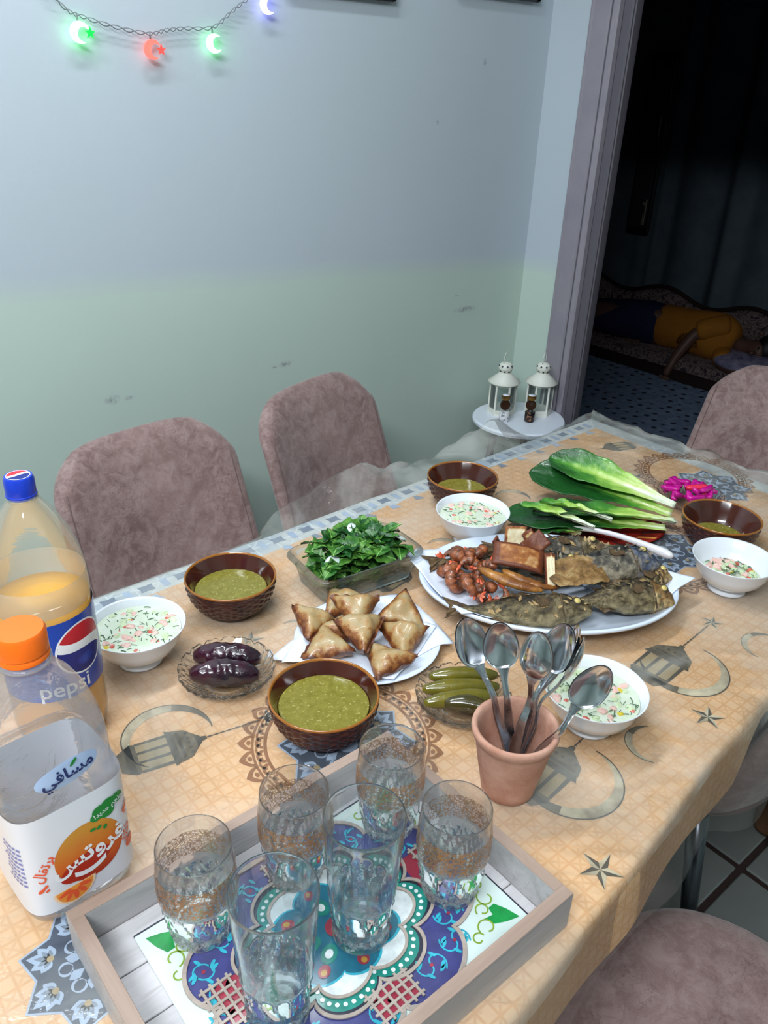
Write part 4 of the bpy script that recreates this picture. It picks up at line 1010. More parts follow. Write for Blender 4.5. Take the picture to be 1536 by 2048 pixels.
for off in (rad(38), rad(38)+pi):
    g = G(); a0 = camang+off; globe(g, cyl(a0, RL+.0004), 0, .148, .033, tilt=-.5); g.obj('round_emblem', [mPR, mPW, mPN], lab)
    g = G(); text_geo(g, 'pepsi', .030, lambda u, v: cyl(a0-.50, RL+.0005)(u, v*1.0+.101), 0, .0003); g.obj('lettering', mPW, lab, smooth=False)
g = G(); text_geo(g, '2025 08\n15:42 A', .006, lambda u, v: Vector(((.046-.0*v)*cos(camang+.55+u/.047), .046*sin(camang+.55+u/.047), .276+v*.9)), 0, .0001)
mCapB = pm('blue_cap', (22, 58, 190), .3, coat=.3)
def ribbed(r, z, a): return (r+.0005*abs(sin(36*a)) if .338 < z < .352 and r > .0150 else r, z)
cb = G().lathe([(.0155, .330), (.0165, .331), (.0165, .3345), (.0158, .335), (.0160, .337), (.0160, .352), (.0145, .3555), (0, .3558)], 144, fn=ribbed).obj('bottle_cap', mCapB, sb, auto=50)
g = G(); globe(g, lambda u, v: Vector((u*cos(camang+pi/2)-v*cos(camang), u*sin(camang+pi/2)-v*sin(camang), .3560)), 0, 0, .0118, tilt=0); g.obj('round_emblem', [mPR, mPW, mPN], cb)
G().lathe([(.0135, .336), (.0175, .3315), (.0175, .3295), (.0140, .328)], 48).obj('neck_ring', mPET, sb)
# juice bottle: rounded square body
jx, jy = .141, .640
mPET2 = film('clear_bottle_plastic', (.98, .98, .985), .12, (236, 236, 240), .05, .30, 14, .35, .006).m
ja = atan2(-jy, -jx)+rad(16)
jb = thing('juice_bottle', 'empty clear square juice bottle with orange cap and white fruit label, on the left edge', 'bottle', (jx, jy, TZ), ja)
def sqr(h, z, e=.42, n=64, lean=0):
    P = []
    for i in range(n):
        a = 2*pi*i/n; ca, sa = cos(a), sin(a)
        P.append(Vector((abs(ca)**e*(1 if ca > 0 else -1)*h, abs(sa)**e*(1 if sa > 0 else -1)*h, z)))
    return P
S_ = [(.020, .006, .9), (.036, .002, .6), (.046, .004, .5), (.053, .014, .45), (.0555, .026, .42), (.0550, .150, .42), (.0560, .155, .45), (.0550, .160, .5), (.0525, .165, .6), (.0540, .171, .65), (.0550, .182, .72), (.0545, .200, .78), (.052, .218, .85), (.046, .238, .92), (.037, .256, 1), (.028, .268, 1), (.0205, .276, 1), (.0190, .281, 1), (.0190, .292, 1)]
G().loft([sqr(*q) for q in S_]).obj('bottle_body', mPET2, jb)
G().lathe([(.0190, .2795), (.0235, .281), (.0235, .2835), (.0190, .285)], 48).obj('neck_ring', mPET2, jb)
mCapO = pm('orange_cap', (250, 112, 20), .35, coat=.2, sss=.1)
G().lathe([(.0200, .2865), (.0222, .287), (.0222, .2915), (.0214, .2922), (.0214, .2932), (.0222, .2938), (.0222, .3125), (.0205, .3155), (.012, .3162), (0, .3164)], 96, fn=lambda r, z, a: (r+.0003*abs(sin(40*a)) if .294 < z < .312 and r > .021 else r, z)).obj('bottle_cap', mCapO, jb, auto=50)
mJW = pm('juice_label_white', (228, 230, 238), .4, coat=.2)
HL = .0562
G().loft([sqr(HL, z, .42) for z in (.028, .060, .100, .152)]).obj('label', mJW, jb)
jl = [o for o in jb.children if o.name.startswith('label')][0]
def face(side=0, r=None):
    """place(u, v) on a flat-ish side of the rounded-square label; side 0 = +x local"""
    r = r or HL+.0006
    def f(u, v):
        # superellipse |x/r|^(2/e)+|y/r|^(2/e)=1
        e = .42; y = max(-r*.985, min(r*.985, u)); x = r*(1-abs(y/r)**(2/e))**(e/2)
        a = pi/2*side
        return Vector((x*cos(a)-y*sin(a), x*sin(a)+y*cos(a), v))
    return f
def grid_shape(g, place, outline, mi, n=10):
    """fill a convex outline (list of (u, v)) with a fan of rings so it can bend round the label"""
    cx = sum(p[0] for p in outline)/len(outline); cy = sum(p[1] for p in outline)/len(outline); N = len(outline); V = []; F = []
    for k in range(n+1):
        q = max(.001, k/n); V += [place(cx+(p[0]-cx)*q, cy+(p[1]-cy)*q) for p in outline]
    for k in range(n): F += [(k*N+i, k*N+(i+1) % N, (k+1)*N+(i+1) % N, (k+1)*N+i) for i in range(N)]
    g.add(V, F, mi)
def ell(cx, cy, a, b, rot_=0, n=36): return [(cx+a*cos(t_)*cos(rot_)-b*sin(t_)*sin(rot_), cy+a*cos(t_)*sin(rot_)+b*sin(t_)*cos(rot_)) for t_ in [2*pi*i/n for i in range(n)]]
off = lambda k: face(0, HL+.0004+.0003*k)
t = NT('printed_orange_fruit'); x = t.xyz(); f = t.M('ADD', t.M('MULTIPLY', t.noise(60, 4), .25), t.M('MULTIPLY', t.M('SUBTRACT', x[2], .05), 12))
t.l(t.ramp(f, (.15, lin((176, 44, 12))), (.45, lin((214, 96, 16))), (.85, lin((206, 140, 30)))), t.b.inputs['Base Color']); t.b.inputs['Roughness'].default_value = .4; mOrg = t.m
mOrP = pm('printed_orange_light', (236, 150, 60), .4); mOrR = pm('printed_orange_red', (236, 92, 50), .4); mOrW = pm('printed_rind', (246, 214, 180), .4); mGr = pm('printed_green', (20, 132, 48), .4); mLbN = pm('printed_navy', (30, 44, 100), .4); mLbB = pm('printed_pale_blue', (176, 198, 232), .4)
g = G(); grid_shape(g, off(0), ell(.006, .083, .034, .036, .4), 0); g.obj('orange_fruit', mOrg, jl)
g = G(); grid_shape(g, off(.6), ell(.0, .068, .026, .014, .2), 0); g.obj('red_swoosh', pm('printed_red', (178, 42, 20), .4), jl)
g = G()
for (cx, cy, r_) in ((.022, .124, .0085), (.031, .127, .0085), (.040, .128, .007), (.028, .119, .008), (.017, .119, .006)): grid_shape(g, off(1.2), ell(cx, cy, r_, r_*.85), 0, 4)
for k in range(3): grid_shape(g, off(1.6), ell(.012+.006*k, .106-.001*k*k, .003, .002, .6*k), 0, 3)
g.obj('green_leaf', mGr, jl)
g = G(); W_a = [(-.024, .040), (.014, .048)]
sl = [(-.024+.0, .044)]+[(-.006+.022*cos(a), .046+.0*a-.020*sin(a)) for a in [pi*i/16 for i in range(17)]]
grid_shape(g, off(1.0), [(-.026+.021*cos(a)+.012, .0500-.021*sin(a)) for a in [pi*i/16 for i in range(17)]], 0, 4); grid_shape(g, off(1.4), [(-.026+.0185*cos(a)+.012, .0495-.0185*sin(a)) for a in [pi*i/16 for i in range(17)]], 1, 4)
for k in range(5):
    a = pi*(k+.5)/5; grid_shape(g, off(1.8), ell(-.014+.0105*cos(a), .0490-.0105*sin(a), .0065, .0026, -a, 12), 2, 3)
g.obj('orange_wedge', [mOrW, mOrP, mOrR], jl)
tilt = lambda cx, cy, a, k: (lambda u, v: off(k)(cx+u*cos(a)-v*sin(a), cy+u*sin(a)+v*cos(a)))
g = G(); text_geo(g, '\uFEB2\uFE97\uFEED\uFEAE\uFED3', .026, tilt(.006, .082, .12, 1.6), 0, .0008)
pts_ = [(-.012+.0014*i, .0585+.00012*(i-10)**2*.35) for i in range(24)]
g.strip([off(1.8)(p[0], p[1]+.003) for p in pts_], [off(1.8)(p[0], p[1]-.003) for p in pts_], 0)
g.obj('lettering', mPW, jl, smooth=False)
g = G(); text_geo(g, '\uFEDD\uFE8E\uFED8\uFE97\uFEAE\uFE91', .013, tilt(-.038, .088, 1.05, .8), 0, .0003)
g.obj('orange_lettering', mOrR, jl, smooth=False); g = G()
text_geo(g, '\uFEAD\uFE8E\uFE98\uFEDC\uFEE7', .012, tilt(.044, .074, 1.25, .8), 0, .0002)
g.obj('orange_lettering', mOrR, jl, smooth=False)
for (cx, cy, r_) in ((-.043, .062, .0028), (-.039, .066, .0022), (-.038, .0605, .0018), (.047, .106, .003), (.0505, .110, .002), (.047, .101, .0015), (.048, .060, .0045)):
    g = G(); grid_shape(g, off(1), ell(cx, cy, r_*1.4, r_*(.7 if r_ < .004 else 1.2), .8, 12), 0, 2); g.obj('orange_droplet', mOrR, jl, smooth=False)
g = G(); text_geo(g, '!\uFEAA\uFEF3\uFEAA\uFE9F \uFEE2\uFECC\uFEC3', .0075, tilt(.030, .1235, .25, 2.0), 0, .0001); g.obj('white_lettering', mPW, jl, smooth=False)
g = G(); fl_ = face(3, HL+.0006)
for k in range(9):
    w_ = .030-.010*random.random()
    for i in range(5):
        u0 = .046-w_*(i+.1)/5; g.add([fl_(u0, .115-.006*k), fl_(u0-w_/5*.7, .115-.006*k), fl_(u0-w_/5*.7, .1175-.006*k), fl_(u0, .1175-.006*k)], [(0, 1, 2, 3)])
o = g.obj('small_print', pm('printed_violet', (120, 124, 190), .5), jl, smooth=False); o['kind'] = 'stuff'
# oval emblem on the clear shoulder
g = G()
def shl(u, v):   # shoulder surface, front side
    z = .188+v; r = interp([(.164, .0512), (.170, .0537), (.182, .0552), (.200, .0547), (.218, .0522), (.238, .0462)], z)+.0008
    e = interp([(.164, .6), (.17, .65), (.2, .78), (.238, .92)], z); y = max(-r*.9, min(r*.9, u)); return Vector((r*(1-abs(y/r)**(2/e))**(e/2), y, z))
grid_shape(g, shl, ell(0, .0, .030, .0135, .12), 0); g.obj('oval_sticker', mLbB, jb)
g = G(); text_geo(g, '\uFEF2\uFED3\uFE8E\uFEB4\uFEE3', .0175, lambda u, v: shl(u*cos(.12)-v*sin(.12), u*sin(.12)+v*cos(.12))+Vector((.0008, 0, 0)), 0, .0004); g.obj('navy_lettering', mLbN, jb, smooth=False)
g = G(); grid_shape(g, lambda u, v: shl(u, v)+Vector((.0008, 0, 0)), ell(.006, .009, .005, .0016, .8, 14), 0, 3); g.obj('green_leaf', mGr, jb)
# ---------------------------------------------------------------- bowls of soup
mGlz = pm('brown_glaze', (74, 32, 20), .12, coat=.7, var=(14, (58, 24, 18), .3, .7)); mGlzR = pm('amber_glaze_rim', (150, 92, 30), .15, coat=.6)
mOut = pm('brown_basket_glaze', (66, 30, 24), .22, coat=.35, var=(40, (44, 20, 22), .4, .65))
tS = NT('green_lentil_soup'); n_ = tS.noise(110, 5, .7)
tS.l(tS.mix(tS.ramp(tS.noise(260, 2), (.62, 0.), (.68, 1.)), tS.ramp(n_, (.3, lin((112, 104, 34))), (.7, lin((136, 128, 56)))), lin((164, 156, 92))), tS.b.inputs['Base Color'])
tS.b.inputs['Roughness'].default_value = .16; tS.bump(tS.noise(70, 4, .6), .22, .003); mSoup = tS.m
def soupbowl(label, loc, rz=0):
    o = thing('soup_bowl', label, 'bowl', loc, rz, 'brown glazed soup bowls')
    def fn(r, z, a):
        if .006 < z < .056:
            row = z/.0052; k = int(row); ph = (k % 2)*pi
            return (r+.0014*sin(18*a+ph)*abs(sin(pi*row))**.6+.0007*abs(sin(pi*row)), z)
        return (r, z)
    oz = [.004+.0008*i for i in range(68)]
    def R_(z): return interp([(0, .040), (.006, .0425), (.015, .0545), (.03, .0635), (.045, .068), (.060, .070)], z)
    G().lathe([(0, .001), (.036, .001), (.040, 0), (.0415, .002)]+[(R_(z), z) for z in oz], 96, fn=fn).obj('outer_wall', mOut, o)
    G().lathe([(.0698, .0576), (.0708, .0592), (.0704, .0612), (.0692, .0618), (.0680, .0610), (.0672, .0585)], 96).obj('rim', mGlzR, o)
    G().lathe([(.0674, .059), (.0630, .051), (.0585, .042), (.052, .028), (.043, .014), (.03, .008), (0, .007)], 64).obj('inner_wall', mGlz, o)
    return o
def soup(label, loc, h=.038):
    r = interp([(.008, .03), (.014, .043), (.028, .052), (.042, .0585), (.051, .063), (.059, .0674)], h)-.0008
    g = G().lathe([(0, .009), (r*.62, .0135), (r*.86, max(.016, h-.012)), (r, h-.0006), (r-.001, h), (r*.93, h-.0002), (r*.6, h), (0, h)], 64)
    o = g.obj('lentil_soup', mSoup, loc=loc); tag(o, label, 'soup', 'green lentil soup in the brown bowls'); return o
b0 = soupbowl('brown glazed bowl of green soup at the centre of the table, behind the tray', (.479, .652, TZ))
soup('green lentil soup in the large near brown bowl behind the tray', (.479, .652, TZ), .043)
for lab, lb2, x, y, h, rz in (('brown glazed soup bowl by the left table edge, in front of the nearest wall-side chair', 'green lentil soup in the bowl in front of the nearest wall-side chair', .527, .963, .038, .5),
                          ('brown glazed soup bowl at the back, behind a white bowl, left of the lettuce', 'green lentil soup in the far brown bowl left of the lettuce', 1.082, 1.010, .030, 1.1),
                          ('brown glazed soup bowl at the right, in front of the pink pickled turnips', 'green lentil soup in the right bowl beside the pink turnips', 1.352, .603, .022, 2.)):
    dup(b0, (x, y, TZ), rz, lab); soup(lb2, (x, y, TZ), h)
# white footed bowls of yoghurt salad
mPor = pm('white_porcelain', (226, 230, 236), .12, coat=.6)
def whitebowl(label, loc, rz=0):
    o = thing('footed_bowl', label, 'bowl', loc, rz, 'white footed bowls of yoghurt salad')
    G().lathe([(.026, .014), (.0275, .010), (.031, .004), (.032, .001), (.030, 0), (.028, .003), (0, .008)], 64).obj('foot', mPor, o)
    G().lathe([(.026, .013), (.040, .0165), (.052, .027), (.060, .042), (.0655, .058), (.0678, .0615), (.0672, .0625), (.0648, .0605), (.0580, .043), (.050, .030), (.038, .0205), (.02, .0175), (0, .017)], 80).obj('bowl', mPor, o)
    return o
mYog = pm('thin_yoghurt', (216, 222, 206), .25, var=(40, (200, 212, 184)), bump=(90, .2), coat=.3)
mTom = pm('tomato', (196, 72, 54), .3, var=(60, (218, 140, 118))); mTomP = pm('pale_tomato', (222, 172, 160), .35, var=(60, (232, 208, 196))); mCuc = pm('cucumber', (186, 204, 156), .35, var=(60, (212, 222, 194))); mDill = pm('dill', (74, 112, 78), .5); mYel = pm('pepper_piece', (214, 190, 60), .4)
def salad(label, loc, h, seed, heap=0, r=None):
    rnd = random.Random(seed); o = thing('yoghurt_salad', label, 'salad', loc, 0, 'chopped salad in yoghurt')
    r = (r or interp([(.02, .038), (.030, .050), (.043, .058), (.06, .0648)], h))-.0008
    G().lathe([(0, .0195), (r*.55, .022), (r*.86, h*.72), (r, h-.0004), (r-.0008, h), (r*.7, h+.0006), (0, h+.0004+heap*.4)], 56).obj('yoghurt', mYog, o)
    for nm, m, cnt, s0 in (('tomato_cube', mTom, 9, .0042), ('pale_tomato_cube', mTomP, 20, .0056), ('cucumber_cube', mCuc, 20, .0052), ('pepper_cube', mYel, 2, .004)):
        for k in range(cnt):
            q = r*.88*sqrt(rnd.random()); a = rnd.random()*2*pi; s_ = s0*(.8+.5*rnd.random())
            g = G().box(0, 0, 0, s_*2, s_*1.7, s_*1.1, bev=s_*.35)
            c_ = g.obj(nm, m, o, (q*cos(a), q*sin(a), h-.0014+heap*(1-(q/r)**2)), smooth=False); c_.rotation_euler = (rnd.uniform(-.5, .5), rnd.uniform(-.5, .5), rnd.random()*3)
    g = G()
    for k in range(85):
        q = r*.93*sqrt(rnd.random()); a = rnd.random()*2*pi; b = rnd.random()*pi; L = rnd.uniform(.002, .0055); z = h+.0003+heap*(1-(q/r)**2)+rnd.random()*.0006
        g.tube([(q*cos(a)-L*cos(b), q*sin(a)-L*sin(b), z), (q*cos(a), q*sin(a), z+.0008), (q*cos(a)+L*cos(b), q*sin(a)+L*sin(b), z)], rnd.choice((.0004, .0005, .0008)), 4)
    g.obj('chopped_herbs', mDill, o)['kind'] = 'stuff'
w0 = whitebowl('white footed bowl of yoghurt salad at the left table edge, right of the soda bottle', (.357, .930, TZ))
salad('yoghurt salad in the left white bowl beside the soda bottle', (.357, .930, TZ), .051, 1)
for lab, l2, x, y, h, sd, hp in (('white footed bowl of yoghurt salad at the back, in front of the far brown bowl', 'yoghurt salad in the back white bowl beside the lettuce', .992, .893, .050, 2, 0),
                             ('white footed bowl of yoghurt salad at the right edge, in front of the brown bowl', 'heaped chopped salad low in the right white bowl', 1.228, .510, .030, 3, .012),
                             ('white footed bowl of yoghurt salad behind the clay pot of spoons', 'yoghurt salad in the white bowl behind the spoons', .765, .446, .047, 4, .002)):
    dup(w0, (x, y, TZ), 0, lab); salad(l2, (x, y, TZ), h, sd, hp)
# ---------------------------------------------------------------- cut-glass dishes
mCrys = glassmix('cut_crystal', (.985, .99, .99), .9, 1.5)
def crystal(label, loc, R=.066, grp='scalloped cut-glass dishes', rz=0):
    o = thing('crystal_dish', label, 'dish', loc, rz, grp)
    def fo(r, z, a):
        k = smooth01((r-R*.45)/(R*.3)); s_ = abs(sin(8*a)); d_ = .0032*(abs(sin(16*a+r*260))+abs(sin(16*a-r*260)))*k
        e = smooth01((r-R*.9)/(R*.1)); return (r*(1+.035*e*(s_-.5)), z-d_*.5+.0022*e*s_)
    def fi(r, z, a):
        e = smooth01((r-R*.9)/(R*.1)); s_ = abs(sin(8*a)); return (r*(1+.035*e*(s_-.5)), z+.0022*e*s_)
    P1 = [(0, .003), (R*.45, .003), (R*.48, 0), (R*.55, .001)]+[(R*(.58+.42*i/12), .003+.021*(i/12)**1.2) for i in range(13)]
    P2 = [(R*1.0, .0262), (R*.97, .026), (R*.9, .022), (R*.75, .014), (R*.6, .0085), (R*.4, .0065), (0, .0065)]
    g = G(); g.lathe(P1+P2[:1], 128, fn=fo); g.lathe(P2, 128, fn=fi); g.obj('glass_body', mCrys, o, smooth=False); return o
cr0 = crystal('cut-glass dish holding two dark stuffed aubergines, left of the near soup bowl', (.430, .812, TZ))
dup(cr0, (.652, .572, TZ), .2, 'cut-glass dish of green pickled cucumbers, left of the clay pot', scale=(.97, .97, 1))
dup(cr0, (1.462, .728, TZ), .4, 'cut-glass dish of bright pink pickled turnips at the far right')
def tuber(name, L, Rm, mat, bend=0, seg=20, lump=.1, prof=None, seed=0, n=22, flat=1):
    g = G(); pts = []; rr_ = []
    for i in range(n+1):
        u = i/n; x = (u-.5)*L; y = bend*(1-(2*u-1)**2)
        pts.append(Vector((x, y, 0))); k = interp(prof, u) if prof else sin(pi*(.03+.94*u))**.45
        rr_.append(Rm*k)
    secs = []
    for i, p in enumerate(pts):
        d = (pts[min(i+1, n)]-pts[max(0, i-1)]).normalized(); e1 = Vector((-d.y, d.x, 0))
        secs.append([p+(e1*cos(b)+Vector((0, 0, flat))*sin(b))*rr_[i]*(1+lump*nz((i*.35, cos(b)*1.4+seed, sin(b)*1.4), 1)) for b in [2*pi*j/seg for j in range(seg)]])
    g.loft(secs, cap=True); return g
mAub = pm('stuffed_aubergine', (58, 16, 34), .15, var=(26, (26, 12, 24), .35, .6), coat=.7, bump=(70, .7), bdist=.003)
for lab, x, y, rz, seed in (('dark wrinkled stuffed aubergine at the back of the cut-glass dish', .440, .828, -.72, 1), ('dark glossy stuffed aubergine at the front of the cut-glass dish', .418, .797, -.66, 6)):
    g = tuber('a', .094, .019, mAub, .004, 28, .16, seed=seed, n=30); o = g.obj('stuffed_aubergine', mAub, loc=(x, y, TZ+.0265)); o.rotation_euler = (0, 0, rz); tag(o, lab, 'aubergine', 'stuffed aubergines in the glass dish')
mPick = pm('olive_pickle', (112, 100, 26), .14, var=(30, (84, 82, 20), .35, .65), coat=.7, bump=(120, .25))
mPickD = pm('dark_pickle', (66, 58, 20), .14, var=(30, (48, 42, 16), .35, .65), coat=.7, bump=(120, .25))
for lab, x, y, z, rz, L, m in (('pickled cucumber at the back of the dish', .676, .596, .027, -.62, .095, mPick), ('pickled cucumber second from the back of the dish', .655, .580, .027, -.60, .105, mPick), ('long pickled cucumber third from the back', .637, .562, .029, -.50, .100, mPick),
                               ('dark short pickled cucumber at the front of the dish', .632, .544, .031, -.85, .062, mPickD)):
    g = tuber('p', L, .0122, m, .006 if m is mPickD else .002, 20, .06, seed=x*50); o = g.obj('pickled_cucumber', m, loc=(x, y, TZ+z)); o.rotation_euler = (0, 0, rz); tag(o, lab+', left of the clay pot', 'pickle', 'pickled cucumbers')
mTur = pm('pink_turnip', (206, 24, 150), .25, var=(40, (176, 14, 126)), sss=.2, bump=(90, .2), coat=.3); mTurR = pm('red_turnip', (226, 50, 80), .3, sss=.2)
rnd = random.Random(5); tl = []
for k in range(30):
    a = rnd.random()*2*pi; q = .046*sqrt(rnd.random()); L = rnd.uniform(.026, .042)
    g = G(); w_ = rnd.uniform(.0055, .008); h_ = rnd.uniform(.0035, .006); secs = []
    for i in range(6):
        u = i/5-.5; s_ = 1-.35*abs(u*2)**3; secs.append([Vector((u*L, w_*sx_*s_, h_*sz_*s_+.15*u*u*L)) for sx_, sz_ in ((1, .6), (.6, 1), (-.6, 1), (-1, .6), (-1, -.6), (-.6, -1), (.6, -1), (1, -.6))])
    g.loft(secs, cap=True); o = g.obj('turnip_stick', mTurR if k in (3, 9) else mTur, loc=(1.462+q*cos(a), .728+q*sin(a), TZ+.018+.030*(1-q/.06)*rnd.random()+.006)); o.rotation_euler = (rnd.uniform(-.5, .5), rnd.uniform(-.45, .45), rnd.random()*6)
    tag(o, 'red pickled turnip stick among the pink ones at the far right' if k in (3, 9) else 'bright pink pickled turnip stick heaped in the far right glass dish', 'pickle', 'pink pickled turnip sticks'); tl.append(o)
# ---------------------------------------------------------------- clay pot with spoons
t = NT('terracotta'); n_ = t.noise(22, 5, .65)
c = t.ramp(n_, (.3, lin((166, 114, 92))), (.65, lin((196, 152, 132)))); t.l(c, t.b.inputs['Base Color']); t.b.inputs['Roughness'].default_value = .85; t.bump(t.noise(90, 5, .7), .35, .0015); mTer = t.m
px_, py_ = .596, .438
pt = thing('clay_pot', 'small terracotta pot holding metal spoons behind the tray', 'pot', (px_, py_, TZ))
def wob(r, z, a): return (r*(1+.008*sin(2*a+1)+.004*sin(z*420)), z)
G().lathe([(0, 0), (.0295, 0), (.0320, .002), (.0335, .010), (.0340, .013), (.0400, .045), (.0455, .078), (.0468, .083), (.0500, .087), (.0512, .093), (.0508, .0975), (.0480, .099), (.0445, .0965), (.0425, .088), (.0385, .060), (.0325, .020), (.028, .010), (0, .009)], 80, fn=wob).obj('pot_body', mTer, pt)
mSteel = pm('stainless_steel', (222, 224, 228), .14, 1); mSteelH = pm('stainless_handle', (204, 208, 214), .18, 1, bump=(220, .25))
def spoon(label, tip, base, roll, L=None, sc=1.0):
    """base = handle end, tip = centre of the bowl; roll turns the hollow about the axis (0 faces the camera)"""
    b, c_ = Vector(base), Vector(tip); ax = (c_-b); Lh = ax.length; ax.normalize()
    tocam = (Vector((0, 0, .75))-c_).normalized(); nrm = (tocam-ax*tocam.dot(ax)).normalized(); nrm = Matrix.Rotation(roll, 3, ax) @ nrm; sd = ax.cross(nrm)
    o = thing('spoon', label, 'spoon', b, 0, 'metal spoons in the clay pot')
    R3 = Matrix((sd, ax, nrm)).transposed().to_4x4(); o.matrix_world = Matrix.Translation(b) @ R3
    # bowl in local x across, y along, z = hollow side
    g = G(); A, Bq = .0205*sc, .031*sc; nu, nv = 28, 8; V = []; F = []
    for (off_, flip) in ((0, 0), (-.0011, 1)):
        k0 = len(V)
        for j in range(nv+1):
            q = j/nv
            for i in range(nu):
                a = 2*pi*i/nu; ex = A*q*cos(a)*(1-.14*sin(a)) ; ey = Bq*q*sin(a)
                V.append(Vector((ex, Lh+ey, -.0085*(1-q*q)+off_*(1 if q < 1 else .2)+.0012)))
        for j in range(nv):
            for i in range(nu):
                f = (k0+j*nu+i, k0+j*nu+(i+1) % nu, k0+(j+1)*nu+(i+1) % nu, k0+(j+1)*nu+i); F.append(f if flip else f[::-1])
    k1 = (nv+1)*nu; F += [(nv*nu+i, nv*nu+(i+1) % nu, k1+nv*nu+(i+1) % nu, k1+nv*nu+i) for i in range(nu)]
    g.add(V, F); g.obj('spoon_bowl', mSteel, o)
    secs = []
    for i in range(25):
        u = i/24; y = (Lh-Bq*.96)*u; wd = interp([(0, .0062), (.04, .0085), (.3, .0072), (.7, .0042), (.9, .0034), (.97, .0055), (1, .0075)], u); th2 = interp([(0, .0010), (.7, .0014), (.9, .0018), (1, .0010)], u)
        z = .0012+.010*sin(pi*smooth01((u-.55)/.45))*.9*(1 if u > .55 else 0)+interp([(0, -.004), (.6, 0), (1, 0)], u); z0 = 0
        secs.append([Vector((x_*wd, y, z+z_*th2)) for x_, z_ in ((1, 0), (.75, 1), (.35, .55), (-.35, .55), (-.75, 1), (-1, 0), (-.7, -1), (.7, -1))])
    g = G().loft(secs, cap=True); g.obj('spoon_handle', mSteelH, o, auto=35)
    return o
for lb, tip, base, roll in (
    ('tall metal spoon leaning furthest left in the clay pot', (.579, .505, .185), (.605, .425, .014), .35),
    ('metal spoon second from the left, its dark hollow facing the camera', (.595, .474, .192), (.608, .438, .014), 0.05),
    ('metal spoon in the middle showing its pale rounded back', (.609, .434, .195), (.590, .434, .014), 2.75),
    ('metal spoon right of the middle, dark and hollow side forward', (.641, .428, .195), (.585, .438, .014), -.35),
    ('metal spoon seen nearly edge-on right of the dark one', (.653, .423, .191), (.585, .432, .014), -1.25),
    ('metal spoon seen fully edge-on, outermost of the upright ones', (.645, .410, .187), (.583, .430, .014), -1.5),
    ('metal spoon tilted far right over the white bowl', (.646, .382, .168), (.583, .425, .014), .35)):
    spoon(lb, tip, base, roll)
# ---------------------------------------------------------------- glass baking dish with rocket leaves
mBake = glassmix('borosilicate_glass', (.955, .985, .985), .75)
bdz = rad(-5)
bd = thing('glass_baking_dish', 'rectangular clear glass baking dish full of rocket leaves near the second chair', 'dish', (.738, .916, TZ), bdz)
g = G(); W1, H1 = .205, .128
secs = [rr(W1*.80, H1*.74, .018, z=.0), rr(W1*.84, H1*.80, .02, z=.003), rr(W1*.90, H1*.88, .022, z=.030), rr(W1*.93, H1*.92, .024, z=.046), rr(W1+.004, H1+.004, .030, z=.048), rr(W1+.008, H1+.008, .032, z=.0505), rr(W1+.004, H1+.004, .030, z=.053), rr(W1*.93, H1*.91, .024, z=.0525), rr(W1*.905, H1*.875, .022, z=.050), rr(W1*.87, H1*.83, .021, z=.030), rr(W1*.80, H1*.74, .018, z=.008), rr(W1*.70, H1*.62, .015, z=.005)]
g.loft(secs, cap=True); g.obj('glass_body', mBake, bd)
t = NT('rocket_leaf'); x = t.xyz(); vein = t.M('LESS_THAN', t.M('ABSOLUTE', x[1]), .0007)
c = t.ramp(t.noise(45, 3), (.3, lin((22, 66, 22))), (.5, lin((44, 100, 32))), (.72, lin((98, 146, 62)))); t.l(t.mix(vein, c, lin((140, 190, 100))), t.b.inputs['Base Color']); t.b.inputs['Roughness'].default_value = .35; t.bump(t.noise(160, 3), .4, .0015); mLeaf = t.m
mLeaf2 = pm('rocket_leaf_dark', (20, 60, 24), .35, var=(50, (34, 88, 34)), bump=(160, .4))
def leafmesh(seed, L=.038, wd=.013, curl=.3):
    rnd = random.Random(seed); g = G(); n = 9; m = 6; secs = []; V = []; F = []
    for i in range(n+1):
        u = i/n; w_ = wd*(sin(pi*min(1, u*1.02))**.7)*(1 if u > .28 else .35+.65*u/.28)*(1+.18*sin(u*17+seed)) if u > .02 else .0008
        for j in range(m+1):
            v_ = -1+2*j/m; V.append(Vector((L*u, w_*v_, .25*w_*v_*v_+L*curl*(u-u*u)*.9-L*curl*.5*u*u+.0015*sin(u*13+v_*4+seed))))
    W = m+1
    F = [(i*W+j, i*W+j+1, (i+1)*W+j+1, (i+1)*W+j) for i in range(n) for j in range(m)]
    g.add(V, F); g.tube([(-.012, 0, -.004), (0, 0, 0), (L*.5, 0, L*curl*.22)], [.0009, .0009, .0005], 5); return g
rs = thing('rocket_salad', 'heap of green rocket leaves and white radish slices in the glass baking dish', 'salad', (.738, .916, TZ+.006), bdz)
protos = [leafmesh(k, .034+.004*(k % 3), .0125+.0022*(k % 3), .2+.15*(k % 4)) for k in range(7)]
lo_ = [g.obj('leaf', mLeaf if k % 3 else mLeaf2, rs) for k, g in enumerate(protos)]
rnd = random.Random(11)
